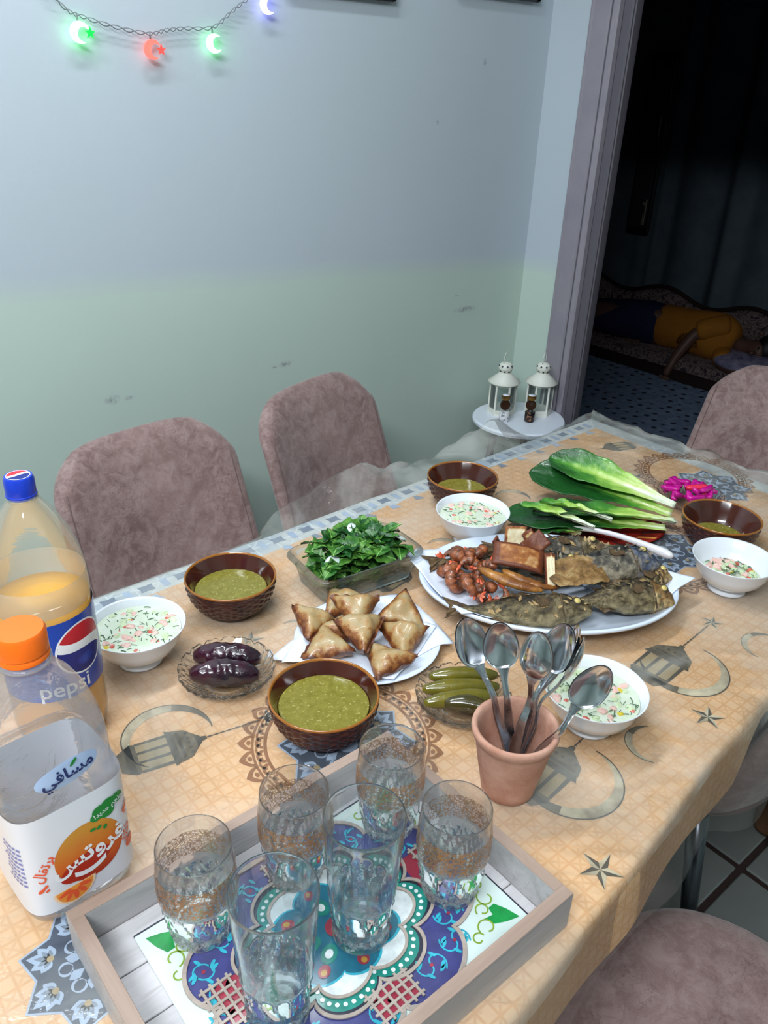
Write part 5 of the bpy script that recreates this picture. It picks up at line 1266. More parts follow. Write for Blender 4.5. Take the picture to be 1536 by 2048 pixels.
for k in range(235):
    base = lo_[k % 7]; o = base if k < 7 else base.copy()
    if k >= 7: COL.objects.link(o)
    px2 = rnd.uniform(-.5, .5)*(W1*.80-.03); py2 = rnd.uniform(-.5, .5)*(H1*.76-.02)
    hh2 = (1-abs(px2/(W1*.44))**2.4)*(1-abs(py2/(H1*.44))**2.4)
    lay = rnd.random() if k % 2 else 1
    o.location = (px2, py2, .008+lay*(.026+.036*hh2)); a = rnd.random()*2*pi
    lim = .75 if lay > .6 else .35
    o.rotation_euler = (rnd.uniform(-.7, .7), rnd.uniform(-lim, .25), a); s_ = rnd.uniform(.75, 1.1)
    # keep lower leaves inside the walls
    ex, ey = px2+.03*cos(a)*s_, py2+.03*sin(a)*s_
    if lay <= .6 and (abs(ex) > W1*.40 or abs(ey) > H1*.38): o.rotation_euler[2] = atan2(-py2, -px2)
    if lay > .6 and (abs(ex) > W1*.47 or abs(ey) > H1*.47): o.rotation_euler[2] = atan2(-py2, -px2)+rnd.uniform(-.4, .4)
    o.scale = (s_, s_, s_)
mRad = pm('white_radish', (228, 236, 232), .25, sss=.2)
for k, (dx, dy, dz) in enumerate(((-.062, -.026, .058), (.005, .018, .076), (.008, -.030, .066), (.076, -.018, .060))):
    g = G(); g.lathe([(0, 0), (.011, -.0012), (.0145, .0004), (.011, .0016), (0, .0022)], 20); o = g.obj('radish_slice', mRad, rs, (dx, dy, dz)); o.rotation_euler = (.6-.2*k, -.5, k); o.scale = (1, .75, 1)
# ---------------------------------------------------------------- samosas on a paper lined plate
mPlate = pm('white_plate', (218, 228, 244), .2, coat=.5)
sp_ = tag(G().lathe([(0, .004), (.060, .004), (.075, .006), (.100, .014), (.1085, .0175), (.109, .019), (.107, .0195), (.096, .0165), (.072, .009), (.05, .0075), (0, .0075)], 80).obj('plate', mPlate, loc=(.636, .757, TZ-.003)), 'round white plate under the paper lined samosas', 'plate')
mPap = pm('white_paper', (224, 230, 244), .85, bump=(60, .3), bdist=.002)
def paper(name, lab, corners, zfun, mat, n=26, loc=(0, 0, 0)):
    V = []; F = []
    for i in range(n+1):
        for j in range(n+1):
            u, v_ = i/n, j/n; a = Vector(corners[0]).lerp(Vector(corners[1]), u); b = Vector(corners[3]).lerp(Vector(corners[2]), u); p = a.lerp(b, v_)
            V.append(Vector((p.x, p.y, zfun(p.x, p.y, u, v_))))
    W = n+1; F = [(i*W+j, (i+1)*W+j, (i+1)*W+j+1, i*W+j+1) for i in range(n) for j in range(n)]
    g = G(); g.add(V, F); o = g.obj(name, mat, loc=loc); m = o.modifiers.new('thick', 'SOLIDIFY'); m.thickness = .0004; m.offset = 1; return tag(o, lab, 'paper')
def zp(x, y, u, v_):
    r = sqrt((x-.636)**2+(y-.757)**2); z = TZ-.003+.0082+(.0115*smooth01((r-.062)/.045))
    fold = .0025*abs(nz((x*38, y*38, 1)))*smooth01((r-.04)/.04)
    if r > .110: z -= (r-.110)*.38; fold *= 1.6
    return max(TZ+.0006, z+fold+.0006)
for k, cs in enumerate(([(.505, .790), (.600, .655), (.735, .712), (.675, .880)], [(.500, .815), (.555, .700), (.735, .672), (.758, .830)])):
    paper('paper_liner', ('white paper sheet on top of the samosa plate', 'second white paper sheet under the first on the samosa plate')[k], cs, lambda x, y, u, v_, k=k: zp(x, y, u, v_)-(.0016 if k else 0)+.0005, mPap, loc=(0, 0, .0012 if k == 0 else .0002))
t = NT('fried_pastry'); at = t.attr('tone'); n_ = t.noise(55, 5, .65)
f = t.M('ADD', at[2], t.M('MULTIPLY', t.M('SUBTRACT', n_, .5), 1.5))
c = t.ramp(f, (.20, lin((92, 46, 22))), (.42, lin((146, 92, 46))), (.58, lin((172, 136, 86))), (.85, lin((170, 150, 112))))
t.l(c, t.b.inputs['Base Color']); t.b.inputs['Roughness'].default_value = .38; t.b.inputs['Coat Weight'].default_value = .2; t.bump(t.noise(140, 5, .7), .45, .0015); mSam = t.m
def samosa(seed, S=.040, H=.013):
    rnd = random.Random(seed); n = 16; T3 = [Vector((S*q*cos(a), S*q*sin(a), 0)) for a, q in ((rad(90)+rnd.uniform(-.15, .15), rnd.uniform(.85, 1)), (rad(208)+rnd.uniform(-.15, .15), rnd.uniform(.95, 1.15)), (rad(332)+rnd.uniform(-.15, .15), rnd.uniform(.95, 1.1)))]
    V = []; F = []; C_ = []
    for side in (1, -1):
        k0 = len(V)
        for i in range(n+1):
            for j in range(n+1-i):
                a, b = i/n, j/n; c_ = 1-a-b; p = T3[0]*a+T3[1]*b+T3[2]*c_
                # blunt, slightly bulging edges
                mn = min(a, b, c_); bul = (27*a*b*c_)**.62*.55+(1-(1-min(1, mn*5))**2)*.45 if mn > 0 else 0; r_ = p.length/S; p = p*(1+.10*(1-r_)*0-.08*max(0, r_-.7))
                z = side*H*bul*(1+.55*nz((p.x*45, p.y*45, seed+side)))+.0028*nz((p.x*110, p.y*110, seed))
                p = p*(1+.10*bul)
                if mn == 0: z += .0028*sin(seed+(a-b)*9)
                V.append(Vector((p.x, p.y, z))); C_.append((min(1, mn*6)**.7*.62+.10+.12*nz((p.x*40, p.y*40, seed)),)*3)
        idx = {}; q = k0
        for i in range(n+1):
            for j in range(n+1-i): idx[i, j] = q; q += 1
        for i in range(n):
            for j in range(n-i):
                f1 = (idx[i, j], idx[i+1, j], idx[i, j+1]); F.append(f1 if side > 0 else f1[::-1])
                if j < n-i-1: f2 = (idx[i+1, j], idx[i+1, j+1], idx[i, j+1]); F.append(f2 if side > 0 else f2[::-1])
    g = G(); g.add(V, F, C=C_)
    # folded pastry seam along one edge
    e0, e1 = T3[1]*.93, T3[2]*.93; top = []; bot = []; nS = 22
    for i in range(nS+1):
        p = e0.lerp(e1, i/nS); o_ = Vector((0, -1, 0)); top.append(p+o_*.0045+Vector((0, 0, .0035+.0018*sin(i*1.3+seed)))); bot.append(p-o_*.002+Vector((0, 0, .0005+.001*sin(i))))
    g.add([*top, *bot], [(i, i+1, nS+2+i, nS+1+i) for i in range(nS)], C=[(.15,)*3]*(nS+1)+[(.3,)*3]*(nS+1))
    return g
SAM = [(.652, .838, .026, 1.9, -.15, .1, 'at the back of the plate, under the paper corner'), (.583, .827, .027, .4, .35, .1, 'leftmost on the plate, seam facing the camera'), (.642, .790, .045, 2.6, -.25, -.1, 'on top of the pile, at its centre back'),
       (.705, .762, .028, 5.4, .6, .1, 'at the right back, standing on its edge'), (.570, .765, .024, 3.7, .1, .05, 'at the left front of the plate'), (.613, .748, .044, .6, .2, -.1, 'on top of the pile, at its front centre'),
       (.672, .715, .024, 4.5, .1, .1, 'at the right side of the plate, pointing right'), (.611, .694, .024, 2.1, -.1, .1, 'nearest the pickles, at the front of the plate'), (.612, .788, .021, 1.0, 0, 0, 'mostly hidden under the pile at its centre')]
for k, (x_, y_, z_, rz, rx, ry, lb) in enumerate(SAM):
    o = samosa(k*3+1, .0475 if k != 8 else .040, .0175).obj('samosa', mSam, loc=(x_, y_, TZ+z_)); o.rotation_euler = (rx, ry, rz); tag(o, 'golden fried samosa '+lb, 'samosa', 'fried samosas on the white plate')
# ---------------------------------------------------------------- oval platter of fried fish
PC = Vector((.955, .682, TZ)); PA = atan2(-.656, .755)
def oval(a, b, z, n=96): return [Vector((a*cos(2*pi*i/n), b*sin(2*pi*i/n), z)) for i in range(n)]
A0, B0 = .212, .150
pf_ = thing('oval_platter', 'large oval white melamine platter of fried fish and shrimps', 'platter', PC, PA)
G().loft([oval(A0*.62, B0*.55, .0), oval(A0*.66, B0*.60, .003), oval(A0*.80, B0*.76, .013), oval(A0*.95, B0*.94, .027), oval(A0*.99, B0*.985, .030), oval(A0, B0, .034), oval(A0*.995, B0*.993, .037), oval(A0*.975, B0*.965, .0365), oval(A0*.93, B0*.91, .029), oval(A0*.80, B0*.75, .016), oval(A0*.70, B0*.62, .009), oval(A0*.4, B0*.35, .007)], cap=True).obj('platter_body', mPlate, pf_)
g = G()
for k, (m_, a0, a1) in enumerate(((0, -8, -2), (1, -2, 2), (2, 2, 9), (0, 30, 36), (2, 36, 42))):
    A = []; Bv = []
    for i in range(7):
        a = rad(a0+(a1-a0)*i/6+12); A.append((A0*.80*cos(a), B0*.75*sin(a), .0168)); Bv.append((A0*.92*cos(a), B0*.90*sin(a), .0286))
    g.strip(A, Bv, mi=m_)
g.obj('printed_border', [pm('print_dark_green', (10, 70, 66), .2), pm('print_cream', (222, 214, 186), .2), pm('print_orange', (222, 160, 80), .2)], pf_)
def Pl(u, v_, z=0): w_ = rotz(Vector((u, v_, 0)), PA); return (PC.x+w_.x, PC.y+w_.y, PC.z+z)
def zpl(x, y, u, v_):
    d = Vector((x-PC.x, y-PC.y, 0)); d = rotz(d, -PA); q = sqrt((d.x/A0)**2+(d.y/B0)**2)
    z = PC.z+interp([(0, .0085), (.62, .0095), (.75, .0175), (.9, .029), (.97, .0375), (1.0, .0385), (1.15, .040), (1.4, .036)], q)+.0008
    return z+.0022*abs(nz((x*34, y*34, 2)))
paper('paper_liner', 'white paper under the shrimps on the oval platter, its corner poking out at the left', [Pl(-.238, .055)[:2], Pl(-.15, -.118)[:2], Pl(-.02, -.09)[:2], Pl(-.10, .10)[:2]], zpl, mPap)
paper('paper_liner', 'white paper at the right end of the oval platter', [Pl(.246, .012)[:2], Pl(.172, .05)[:2], Pl(.06, .03)[:2], Pl(.15, -.07)[:2]], zpl, mPap)
# fish
def fishmat(name, c1, c2, c3, sc=38):
    t = NT(name); at = t.attr('tone'); f = t.M('ADD', t.M('MULTIPLY', at[2], .42), t.M('MULTIPLY', t.noise(sc, 8, .8, dist=1.5), .75))
    t.l(t.ramp(f, (.45, lin(c1)), (.60, lin(c2)), (.84, lin(c3))), t.b.inputs['Base Color']); t.b.inputs['Roughness'].default_value = .42; t.bump(t.noise(150, 6, .75, dist=.5), .8, .003); return t.m
mF1 = fishmat('fried_fish_olive', (38, 30, 20), (88, 74, 46), (150, 134, 98)); mF2 = fishmat('fried_fish_grey', (28, 28, 30), (78, 72, 62), (158, 146, 124)); mF3 = fishmat('fried_fish_gold', (66, 42, 20), (142, 104, 54), (206, 180, 130))
mFB = fishmat('fish_head_blue', (30, 38, 56), (76, 86, 106), (150, 140, 130)); mFin = pm('crisp_fin', (112, 88, 58), .6, var=(90, (60, 46, 34)), bump=(200, .6)); mEye = pm('cooked_eye', (206, 184, 110), .3); mEyeR = pm('eye_ring', (70, 60, 50), .4)
def fish(label, u, v_, z, ang, L=.17, H=.030, Wd=.017, mat=mF1, hm=None, roll=1.25, bend=.01, seed=0, tail=True, mouth=.3, tiltx=0):
    L *= 1.12; H *= .96; Wd *= 1.55
    """head towards local +x; lies on its side (roll about the long axis)"""
    o = thing('fried_fish', label, 'fish', Pl(u, v_, z), 0, 'fried fish on the oval platter')
    o.rotation_euler = Matrix.Identity(3).to_euler(); R_ = Matrix.Rotation(PA+ang, 3, 'Z') @ Matrix.Rotation(tiltx, 3, 'Y') @ Matrix.Rotation(roll, 3, 'X'); o.rotation_euler = R_.to_euler()
    def body(u0, u1, n, cap_end):
        secs = []; C_ = []
        for i in range(n+1):
            q = u0+(u1-u0)*i/n; x = (q-.5)*L
            h = H*interp([(0, .16), (.08, .22), (.25, .62), (.5, 1.0), (.68, 1.04), (.78, .97), (.88, .72), (.96, .38), (1, .16)], q)
            w_ = Wd*interp([(0, .12), (.1, .2), (.35, .8), (.6, 1.0), (.78, 1.0), (.9, .72), (1, .28)], q)
            yb = bend*sin(pi*q)
            row = []
            for j in range(40):
                a = 2*pi*j/40; rr2 = 1+.15*nz((x*45+seed, cos(a)*2, sin(a)*2))+.09*nz((x*140, cos(a)*4, sin(a)*4+seed))+.06*nz((x*330, cos(a)*9, sin(a)*9+seed))
                row.append(Vector((x, yb+w_*sin(a)*rr2, h*cos(a)*rr2))); C_.append((.5-.5*cos(a)*.8+.55*nz((x*60, cos(a)*3, sin(a)*3+seed))+.4*nz((x*170, cos(a)*7, sin(a)*7+seed)),)*3)
            secs.append(row)
        return secs, C_
    S1, C1 = body(0, .77, 60, False); G().loft(S1, cap=True, C=C1).obj('fish_body', mat, o)
    S2, C2 = body(.755, 1, 24, True)
    S2 = [[Vector((p.x, p.y*1.04, p.z*1.03)) for p in r_] for r_ in S2]
    # open the mouth: push lower front down
    S2 = [[Vector((p.x, p.y, p.z-(mouth*.012*max(0, (p.x/L-.36))/.14 if p.z < 0 else -mouth*.003*max(0, (p.x/L-.36))/.14))) for p in r_] for r_ in S2]
    hd = G().loft(S2, cap=True, C=C2).obj('fish_head', hm or mat, o)
    for s_ in (-1, 1):
        yy = bend*sin(pi*.87)+s_*Wd*.80; M_ = Matrix.Translation(((.875-.5)*L, yy, H*.20)) @ Matrix.Rotation(-s_*pi/2, 4, 'X') @ Matrix.Scale(1.15, 4)
        G().lathe([(.0058, -.001), (.0062, .0008), (.0042, .0018)], 16, M=M_).obj('eye_ring', mEyeR, hd); G().lathe([(.0046, .0008), (.0036, .0030), (0, .0040)], 14, M=M_).obj('eye', mEye, hd)
        g = G(); cx = (.775-.5)*L; pts = [(cx-.006*sin(pi*(i/8)), bend*sin(pi*.77)+s_*(Wd*1.06*sin(pi*(.12+.76*i/8))), H*1.05*cos(pi*(.12+.76*i/8))) for i in range(9)]
        g.tube(pts, .0013, 6); g.obj('gill_edge', mFin, o)
        g = G(); bx = (.68-.5)*L; by = bend*.8+s_*Wd*1.0
        g.add([Vector((bx, by, -.004)), Vector((bx, by, .005)), Vector((bx-.024, by+s_*.006, .009)), Vector((bx-.028, by+s_*.008, -.002)), Vector((bx-.020, by+s_*.006, -.010))], [(0, 1, 2, 3, 4)]); oo = g.obj('pectoral_fin', mFin, o, smooth=False); m = oo.modifiers.new('t', 'SOLIDIFY'); m.thickness = .0012
    rf = random.Random(seed*7+3); g = G()
    for k in range(34):
        q = rf.uniform(.12, .97); a = rf.uniform(-2.6, -.4)*(1 if roll < 0 else -1); x = (q-.5)*L
        h = H*interp([(0, .16), (.25, .62), (.5, 1.0), (.68, 1.04), (.78, .97), (.88, .72), (1, .16)], q); w_ = Wd*interp([(0, .12), (.1, .2), (.35, .8), (.6, 1.0), (.78, 1.0), (.9, .72), (1, .28)], q)
        c_ = Vector((x, bend*sin(pi*q)+w_*sin(a)*1.03, h*cos(a)*1.03)); nn_ = Vector((0, sin(a), cos(a))); tt = Vector((1, 0, 0)); bb = nn_.cross(tt); s_ = rf.uniform(.003, .0075); an = rf.random()*6
        t1 = tt*cos(an)+bb*sin(an); t2 = nn_.cross(t1)
        g.add([c_-t1*s_, c_-t2*s_*.5+nn_*.0012, c_+t1*s_*1.1+nn_*rf.uniform(.0015, .0045), c_+t2*s_*.6+nn_*.001], [(0, 1, 2, 3)], 0, C=[(.8,)*3, (.5,)*3, (.95,)*3, (.6,)*3])
    oo = g.obj('crisp_skin_flakes', mF3 if seed % 2 else mat, o, smooth=False); oo['kind'] = 'stuff'; m = oo.modifiers.new('t', 'SOLIDIFY'); m.thickness = .0006
    def fin(name, xs_, top, sgn):
        V = []; n = len(xs_)
        for q, h2 in zip(xs_, top):
            H_ = H*interp([(0, .16), (.25, .62), (.5, 1.0), (.68, 1.04), (.78, .97), (1, .16)], q)*.93
            V.append(Vector(((q-.5)*L, bend*sin(pi*q), sgn*H_)))
        for q, h2 in zip(xs_, top):
            H_ = H*interp([(0, .16), (.25, .62), (.5, 1.0), (.68, 1.04), (.78, .97), (1, .16)], q)*.93
            V.append(Vector(((q-.5)*L-h2*.6, bend*sin(pi*q)+.002*sin(q*70), sgn*(H_+h2))))
        g = G(); g.add(V, [(i, i+1, n+i+1, n+i) for i in range(n-1)]); oo = g.obj(name, mFin, o, smooth=False); m = oo.modifiers.new('t', 'SOLIDIFY'); m.thickness = .0012
    fin('dorsal_fin', [.30+.04*i for i in range(9)], [.003, .008, .007, .011, .009, .011, .009, .008, .002], 1); fin('anal_fin', [.22+.04*i for i in range(5)], [.002, .007, .008, .006, .002], -1)
    if tail:
        tx = -.5*L; V = [Vector((tx+.004, 0, -.005)), Vector((tx+.004, 0, .005))]; n = 9
        for i in range(n):
            v2 = -1+2*i/(n-1); V.append(Vector((tx-.024-.010*abs(v2)+.002*(i % 2), .003*sin(i*2), v2*.020)))
        g = G(); g.add(V, [(0, 2, 3, 1)]+[(1, 2+i, 3+i) for i in range(1, n-1)]); oo = g.obj('tail_fin', mFin, o, smooth=False); m = oo.modifiers.new('t', 'SOLIDIFY'); m.thickness = .0014
    return o
fish('olive fried fish at the front edge of the platter, yellow eye showing', -.045, -.092, .036, .04, .175, .027, .016, mF1, roll=-1.15, bend=.006, seed=1)
fish('blue-grey fried fish with its head raised over the right rim of the platter', .092, .008, .052, .17, .156, .033, .018, mF2, mFB, roll=-1.35, bend=-.006, seed=2, mouth=1.0, tiltx=-.14)
fish('dark fried fish at the back of the platter, head near the spring onion', .020, .080, .046, .10, .160, .029, .017, mF2, mF1, roll=-1.25, bend=.01, seed=3, mouth=.6)
fish('ragged crisp fried fish at the right front of the platter', .108, -.062, .040, .12, .142, .026, .017, mF1, mF3, roll=-1.1, bend=-.008, seed=4, mouth=.8)
fish('thin dark fried fish lying along the left back rim of the platter', -.105, .068, .038, .42, .130, .016, .012, mF1, roll=-1.2, bend=.012, seed=5)
fish('small dark fish head and fin at the back right of the platter', .100, .082, .040, -.3, .105, .019, .013, mF1, mF1, roll=-1.0, bend=.004, seed=7, mouth=.9)
fish('fried fish tail piece between the golden flesh and the right rim of the platter', .150, -.010, .040, .55, .105, .022, .015, mF1, mF3, roll=-1.2, bend=.006, seed=9, mouth=.8)
fish('grey fried fish half hidden under the brown slices', -.02, .045, .036, -.1, .15, .026, .016, mF2, mF2, roll=-1.3, bend=.004, seed=12)
# opened golden fillet in the middle
g = G(); V = []; F = []; C_ = []; nx2, ny2 = 30, 22
for s_ in (1, -1):
    for i in range(nx2+1):
        for j in range(ny2+1):
            u2, v2 = -1+2*i/nx2, -1+2*j/ny2
            x = u2*.050*(1-.15*v2*v2); y = v2*.036*(1-.25*u2*u2); ed = min(1, 4*(1-abs(u2)))*min(1, 4*(1-abs(v2)))
            z = s_*.004*ed**.5+.010*sin(u2*2.2+.6)*(.5)+.006*abs(v2)+.0045*nz((x*70, y*70, 4))+.0018*nz((x*200, y*90, 8))
            V.append(Vector((x, y, z))); C_.append((.55+.4*nz((x*45, y*45, 1)),)*3)
W = ny2+1; o_ = (nx2+1)*W
for i in range(nx2):
    for j in range(ny2):
        a = i*W+j; F.append((a, a+W, a+W+1, a+1)); F.append((o_+a, o_+a+1, o_+a+W+1, o_+a+W))
g.add(V, F, C=C_); o = g.obj('fish_fillet', mF3, loc=Pl(.040, -.026, .062)); o.rotation_euler = (.12, .05, PA+.15); tag(o, 'opened golden fried fish flesh in the middle of the platter', 'fish')
# fried slices (bread-like slabs with brown skin)
t = NT('fried_slice'); at = t.attr('tone'); f = t.M('ADD', at[2], t.M('MULTIPLY', t.M('SUBTRACT', t.noise(50, 6, .7), .5), .7))
t.l(t.ramp(f, (.25, lin((104, 50, 26))), (.45, lin((160, 98, 46))), (.62, lin((206, 178, 128))), (.85, lin((226, 214, 180)))), t.b.inputs['Base Color']); t.b.inputs['Roughness'].default_value = .45; t.bump(t.noise(140, 5, .7), .6, .002); mSl = t.m
def slab_(label, u, v_, z, rot, sx_, sy_, sz_, curl=0, tone=(.75, .1), seed=0):
    n = 14; V = []; F = []; C_ = []
    for s_ in (1, -1):
        for i in range(n+1):
            for j in range(n+1):
                a, b = -1+2*i/n, -1+2*j/n; ed = min(1, 6*(1-abs(a)))*min(1, 5*(1-abs(b)))
                V.append(Vector((a*sx_*(1+.05*nz((b*2, seed, 0))), b*sy_*(1+.08*nz((a*2, seed, 5))), s_*sz_*(.55+.45*ed**.5)+curl*a*a+.0012*nz((a*3, b*3, seed)))))
                C_.append(((tone[0] if min(1-abs(a), 1-abs(b)) > .16 else tone[1])+.15*nz((a*3, b*3, seed+2)),)*3)
    W = n+1; o2 = W*W
    for i in range(n):
        for j in range(n):
            a = i*W+j; F.append((a, a+W, a+W+1, a+1)); F.append((o2+a, o2+a+1, o2+a+W+1, o2+a+W))
    rim = [i*W for i in range(W)]+[n*W+j for j in range(1, W)]+[i*W+n for i in range(n-1, -1, -1)]+[j for j in range(n-1, 0, -1)]
    for k in range(len(rim)): a, b = rim[k], rim[(k+1) % len(rim)]; F.append((a, o2+a, o2+b, b))
    g = G(); g.add(V, F, C=C_); o = g.obj('fried_slice', mSl, loc=Pl(u, v_, z)); R_ = Matrix.Rotation(PA+rot[2], 3, 'Z') @ Matrix.Rotation(rot[1], 3, 'Y') @ Matrix.Rotation(rot[0], 3, 'X'); o.rotation_euler = R_.to_euler(); return tag(o, label, 'fried slice', 'brown fried slices heaped on the platter')
slab_('pale square fried slice standing upright at the back of the heap', -.052, .048, .080, (1.15, .05, .05), .018, .022, .0035, 0, (.80, .35), 1)
slab_('large brown fried slice lying across the middle of the heap', -.052, -.004, .078, (.45, .14, -.12), .042, .022, .0045, -.006, (.42, .08), 2)
slab_('pale narrow fried strip with brown skin, standing in the middle of the platter', -.004, -.028, .066, (.75, .05, .08), .0085, .030, .0045, 0, (.85, .22), 3)
slab_('dark brown folded fried slice behind the large one', -.022, .030, .082, (.7, -.5, .5), .020, .016, .004, .006, (.22, .05), 4)
slab_('small red-brown fried slice left of the upright pale one', -.080, .045, .068, (.9, 1.0, .2), .018, .007, .003, .004, (.15, .05), 5)
slab_('curled light brown slice beside the upright pale one', -.028, .038, .084, (1.0, -.35, .6), .010, .018, .003, .003, (.55, .2), 6)
mWdg = pm('fried_wedge', (176, 118, 50), .4, var=(45, (116, 66, 26), .35, .62), bump=(120, .7), coat=.15)
for lab, u, v_, z, ang, L, R_ in (('long golden fried wedge at the front of the heap, tip towards the olive fish', -.070, -.048, .062, -.42, .108, .0105), ('short golden fried wedge under the big brown slice', -.048, -.030, .056, -.40, .066, .0085), ('thin golden wedge between the heap and the olive fish', -.022, -.040, .052, -.22, .064, .006)):
    g = tuber('w', L, R_, mWdg, -.009, 14, .14, [(0, .25), (.12, .75), (.4, 1), (.7, .85), (.93, .5), (1, .2)], seed=L*90, flat=.75); o = g.obj('fried_wedge', mWdg, loc=Pl(u, v_, z)); R3_ = Matrix.Rotation(PA+ang, 3, 'Z') @ Matrix.Rotation(.10, 3, 'Y'); o.rotation_euler = R3_.to_euler(); tag(o, lab, 'fried wedge', 'golden fried wedges')
# shrimps
t = NT('fried_shrimp'); at = t.attr('tone'); f = t.M('ADD', t.M('MULTIPLY', at[2], .5), t.M('MULTIPLY', t.noise(45, 7, .8, kind='Object', dist=1), .65))
t.l(t.ramp(f, (.36, lin((48, 26, 16))), (.52, lin((104, 56, 32))), (.72, lin((158, 86, 46))), (.95, lin((196, 140, 92)))), t.b.inputs['Base Color']); t.b.inputs['Roughness'].default_value = .35; t.b.inputs['Coat Weight'].default_value = .3; t.bump(t.noise(160, 5, .7), .8, .002); mShr = t.m
mShT = pm('shrimp_tail', (216, 84, 48), .3, coat=.3, var=(60, (232, 150, 120)))
def shrimp():
    o = thing('fried_shrimp', 'x', 'shrimp', (0, 0, 0)); secs = []; C_ = []
    for i in range(37):
        u = i/36; a = -.3+u*3.3; R_ = .0150*(1-.08*u); c_ = Vector((R_*cos(a), R_*sin(a), 0)); r_ = .0088*interp([(0, .55), (.1, .95), (.35, 1.0), (.7, .75), (.92, .42), (1, .3)], u)*(1+.05*abs(sin(u*pi*6.5)))*(1+.25*nz((u*9, 3, 1)))
        e = Vector((cos(a), sin(a), 0)); row = []
        for j in range(14):
            b = 2*pi*j/14; row.append(c_+(e*cos(b)+Vector((0, 0, 1))*sin(b))*r_*(1+.22*nz((u*14, cos(b)*2.5, sin(b)*2.5)))); C_.append((.5+.35*sin(u*pi*13)*.5+.2*cos(b),)*3)
        secs.append(row)
    G().loft(secs, cap=True, C=C_).obj('shrimp_body', mShr, o)
    a = 3.0; c_ = Vector((.0140*cos(a), .0140*sin(a), 0)); d = Vector((-sin(a), cos(a), 0))
    for k in (-1, 0, 1):
        g = G(); e = (d+Vector((0, 0, k*.55))+Vector((cos(a), sin(a), 0))*k*.2).normalized(); g.tube([c_, c_+e*.006, c_+e*.013, c_+e*.016], [.0012, .0028, .0022, .0006], 8); g.obj('tail_fan', mShT, o)
    for k in range(3):
        a2 = .2+.5*k; p = Vector((.0095*cos(a2), .0095*sin(a2), .003)); G().tube([p, p*.5, p*.1+Vector((0, 0, -.002))], [.0009, .0007, .0004], 5).obj('leg', mShT, o)
    return o
s0 = shrimp(); rnd = random.Random(21)
SH = [(-.172, .030, .034), (-.158, .046, .046), (-.165, .005, .044), (-.150, -.022, .038), (-.140, .020, .054), (-.120, .010, .058), (-.132, -.005, .050), (-.128, -.040, .042), (-.105, -.018, .052), (-.112, -.052, .040), (-.090, -.062, .040), (-.142, .044, .050), (-.118, .034, .054), (-.100, .020, .052), (-.155, -.008, .030), (-.128, -.02, .032), (-.085, -.075, .034), (-.105, -.068, .030)]
WH = ['at the far left tip of the heap', 'at the back left, its red tail raised', 'second from the left tip', 'at the left front near the paper', 'high on the left heap', 'on top of the shrimp heap', 'in the middle of the left heap', 'over the white paper fold', 'beside the long golden wedge', 'at the front, right of the paper fold', 'under the long golden wedge', 'at the back rim side of the heap', 'touching the thin dark fish', 'next to the big brown slice', 'at the bottom of the left heap', 'deep in the middle of the heap', 'before the long wedge by the fish tail', 'lowest at the front of the heap']
for k, ((u, v_, z), wh_) in enumerate(zip(SH, WH)):
    lb = 'fried shrimp '+wh_+', left end of the platter'
    if k == 0: o = s0; o.location = Pl(u, v_, z); o['label'] = lb; o['group'] = 'fried shrimps at the left end of the platter'
    else: o = dup(s0, Pl(u, v_, z), label=lb)
    o.rotation_euler = (rnd.uniform(-.9, .9), rnd.uniform(-.9, .9), rnd.random()*6.3); o.scale = (1.05,)*3
# ---------------------------------------------------------------- lettuce, spring onion, patterned plate
rp = thing('patterned_plate', 'small dark plate with a red and orange pattern under the lettuce leaves', 'plate', (1.215, .775, TZ), rad(-41))
G().loft([oval(.085, .055, .0), oval(.12, .078, .010), oval(.13, .086, .0135), oval(.12, .078, .0125), oval(.08, .05, .004)], cap=True).obj('plate_body', pm('plate_maroon', (86, 30, 28), .25, var=(22, (150, 34, 28), .4, .55), coat=.4), rp)
g = G()
for k in range(18):
    a = 2*pi*k/18; g.strip([(.088*cos(a+.11*i)*1, .057*sin(a+.11*i), .0062) for i in range(2)], [(.125*cos(a+.02+.08*i), .082*sin(a+.02+.08*i), .0137) for i in range(2)], mi=k % 3)
g.obj('printed_petals', [pm('print_red', (196, 44, 30), .3), pm('print_amber', (220, 150, 70), .3), pm('print_brown', (74, 34, 28), .3)], rp)
t = NT('lettuce_leaf'); at = t.attr('tone'); f = t.M('ADD', at[2], t.M('MULTIPLY', t.M('SUBTRACT', t.noise(40, 4, .6), .5), .35))
t.l(t.ramp(f, (.05, lin((24, 78, 28))), (.30, lin((70, 136, 46))), (.52, lin((154, 194, 84))), (.72, lin((206, 222, 140))), (.92, lin((226, 234, 210)))), t.b.inputs['Base Color']); t.b.inputs['Roughness'].default_value = .32; t.b.inputs['Coat Weight'].default_value = .25; t.b.inputs['Subsurface Weight'].default_value = .1; t.b.inputs['Subsurface Scale'].default_value = .004; t.bump(t.noise(90, 4, .6), .6, .003); mLet = t.m
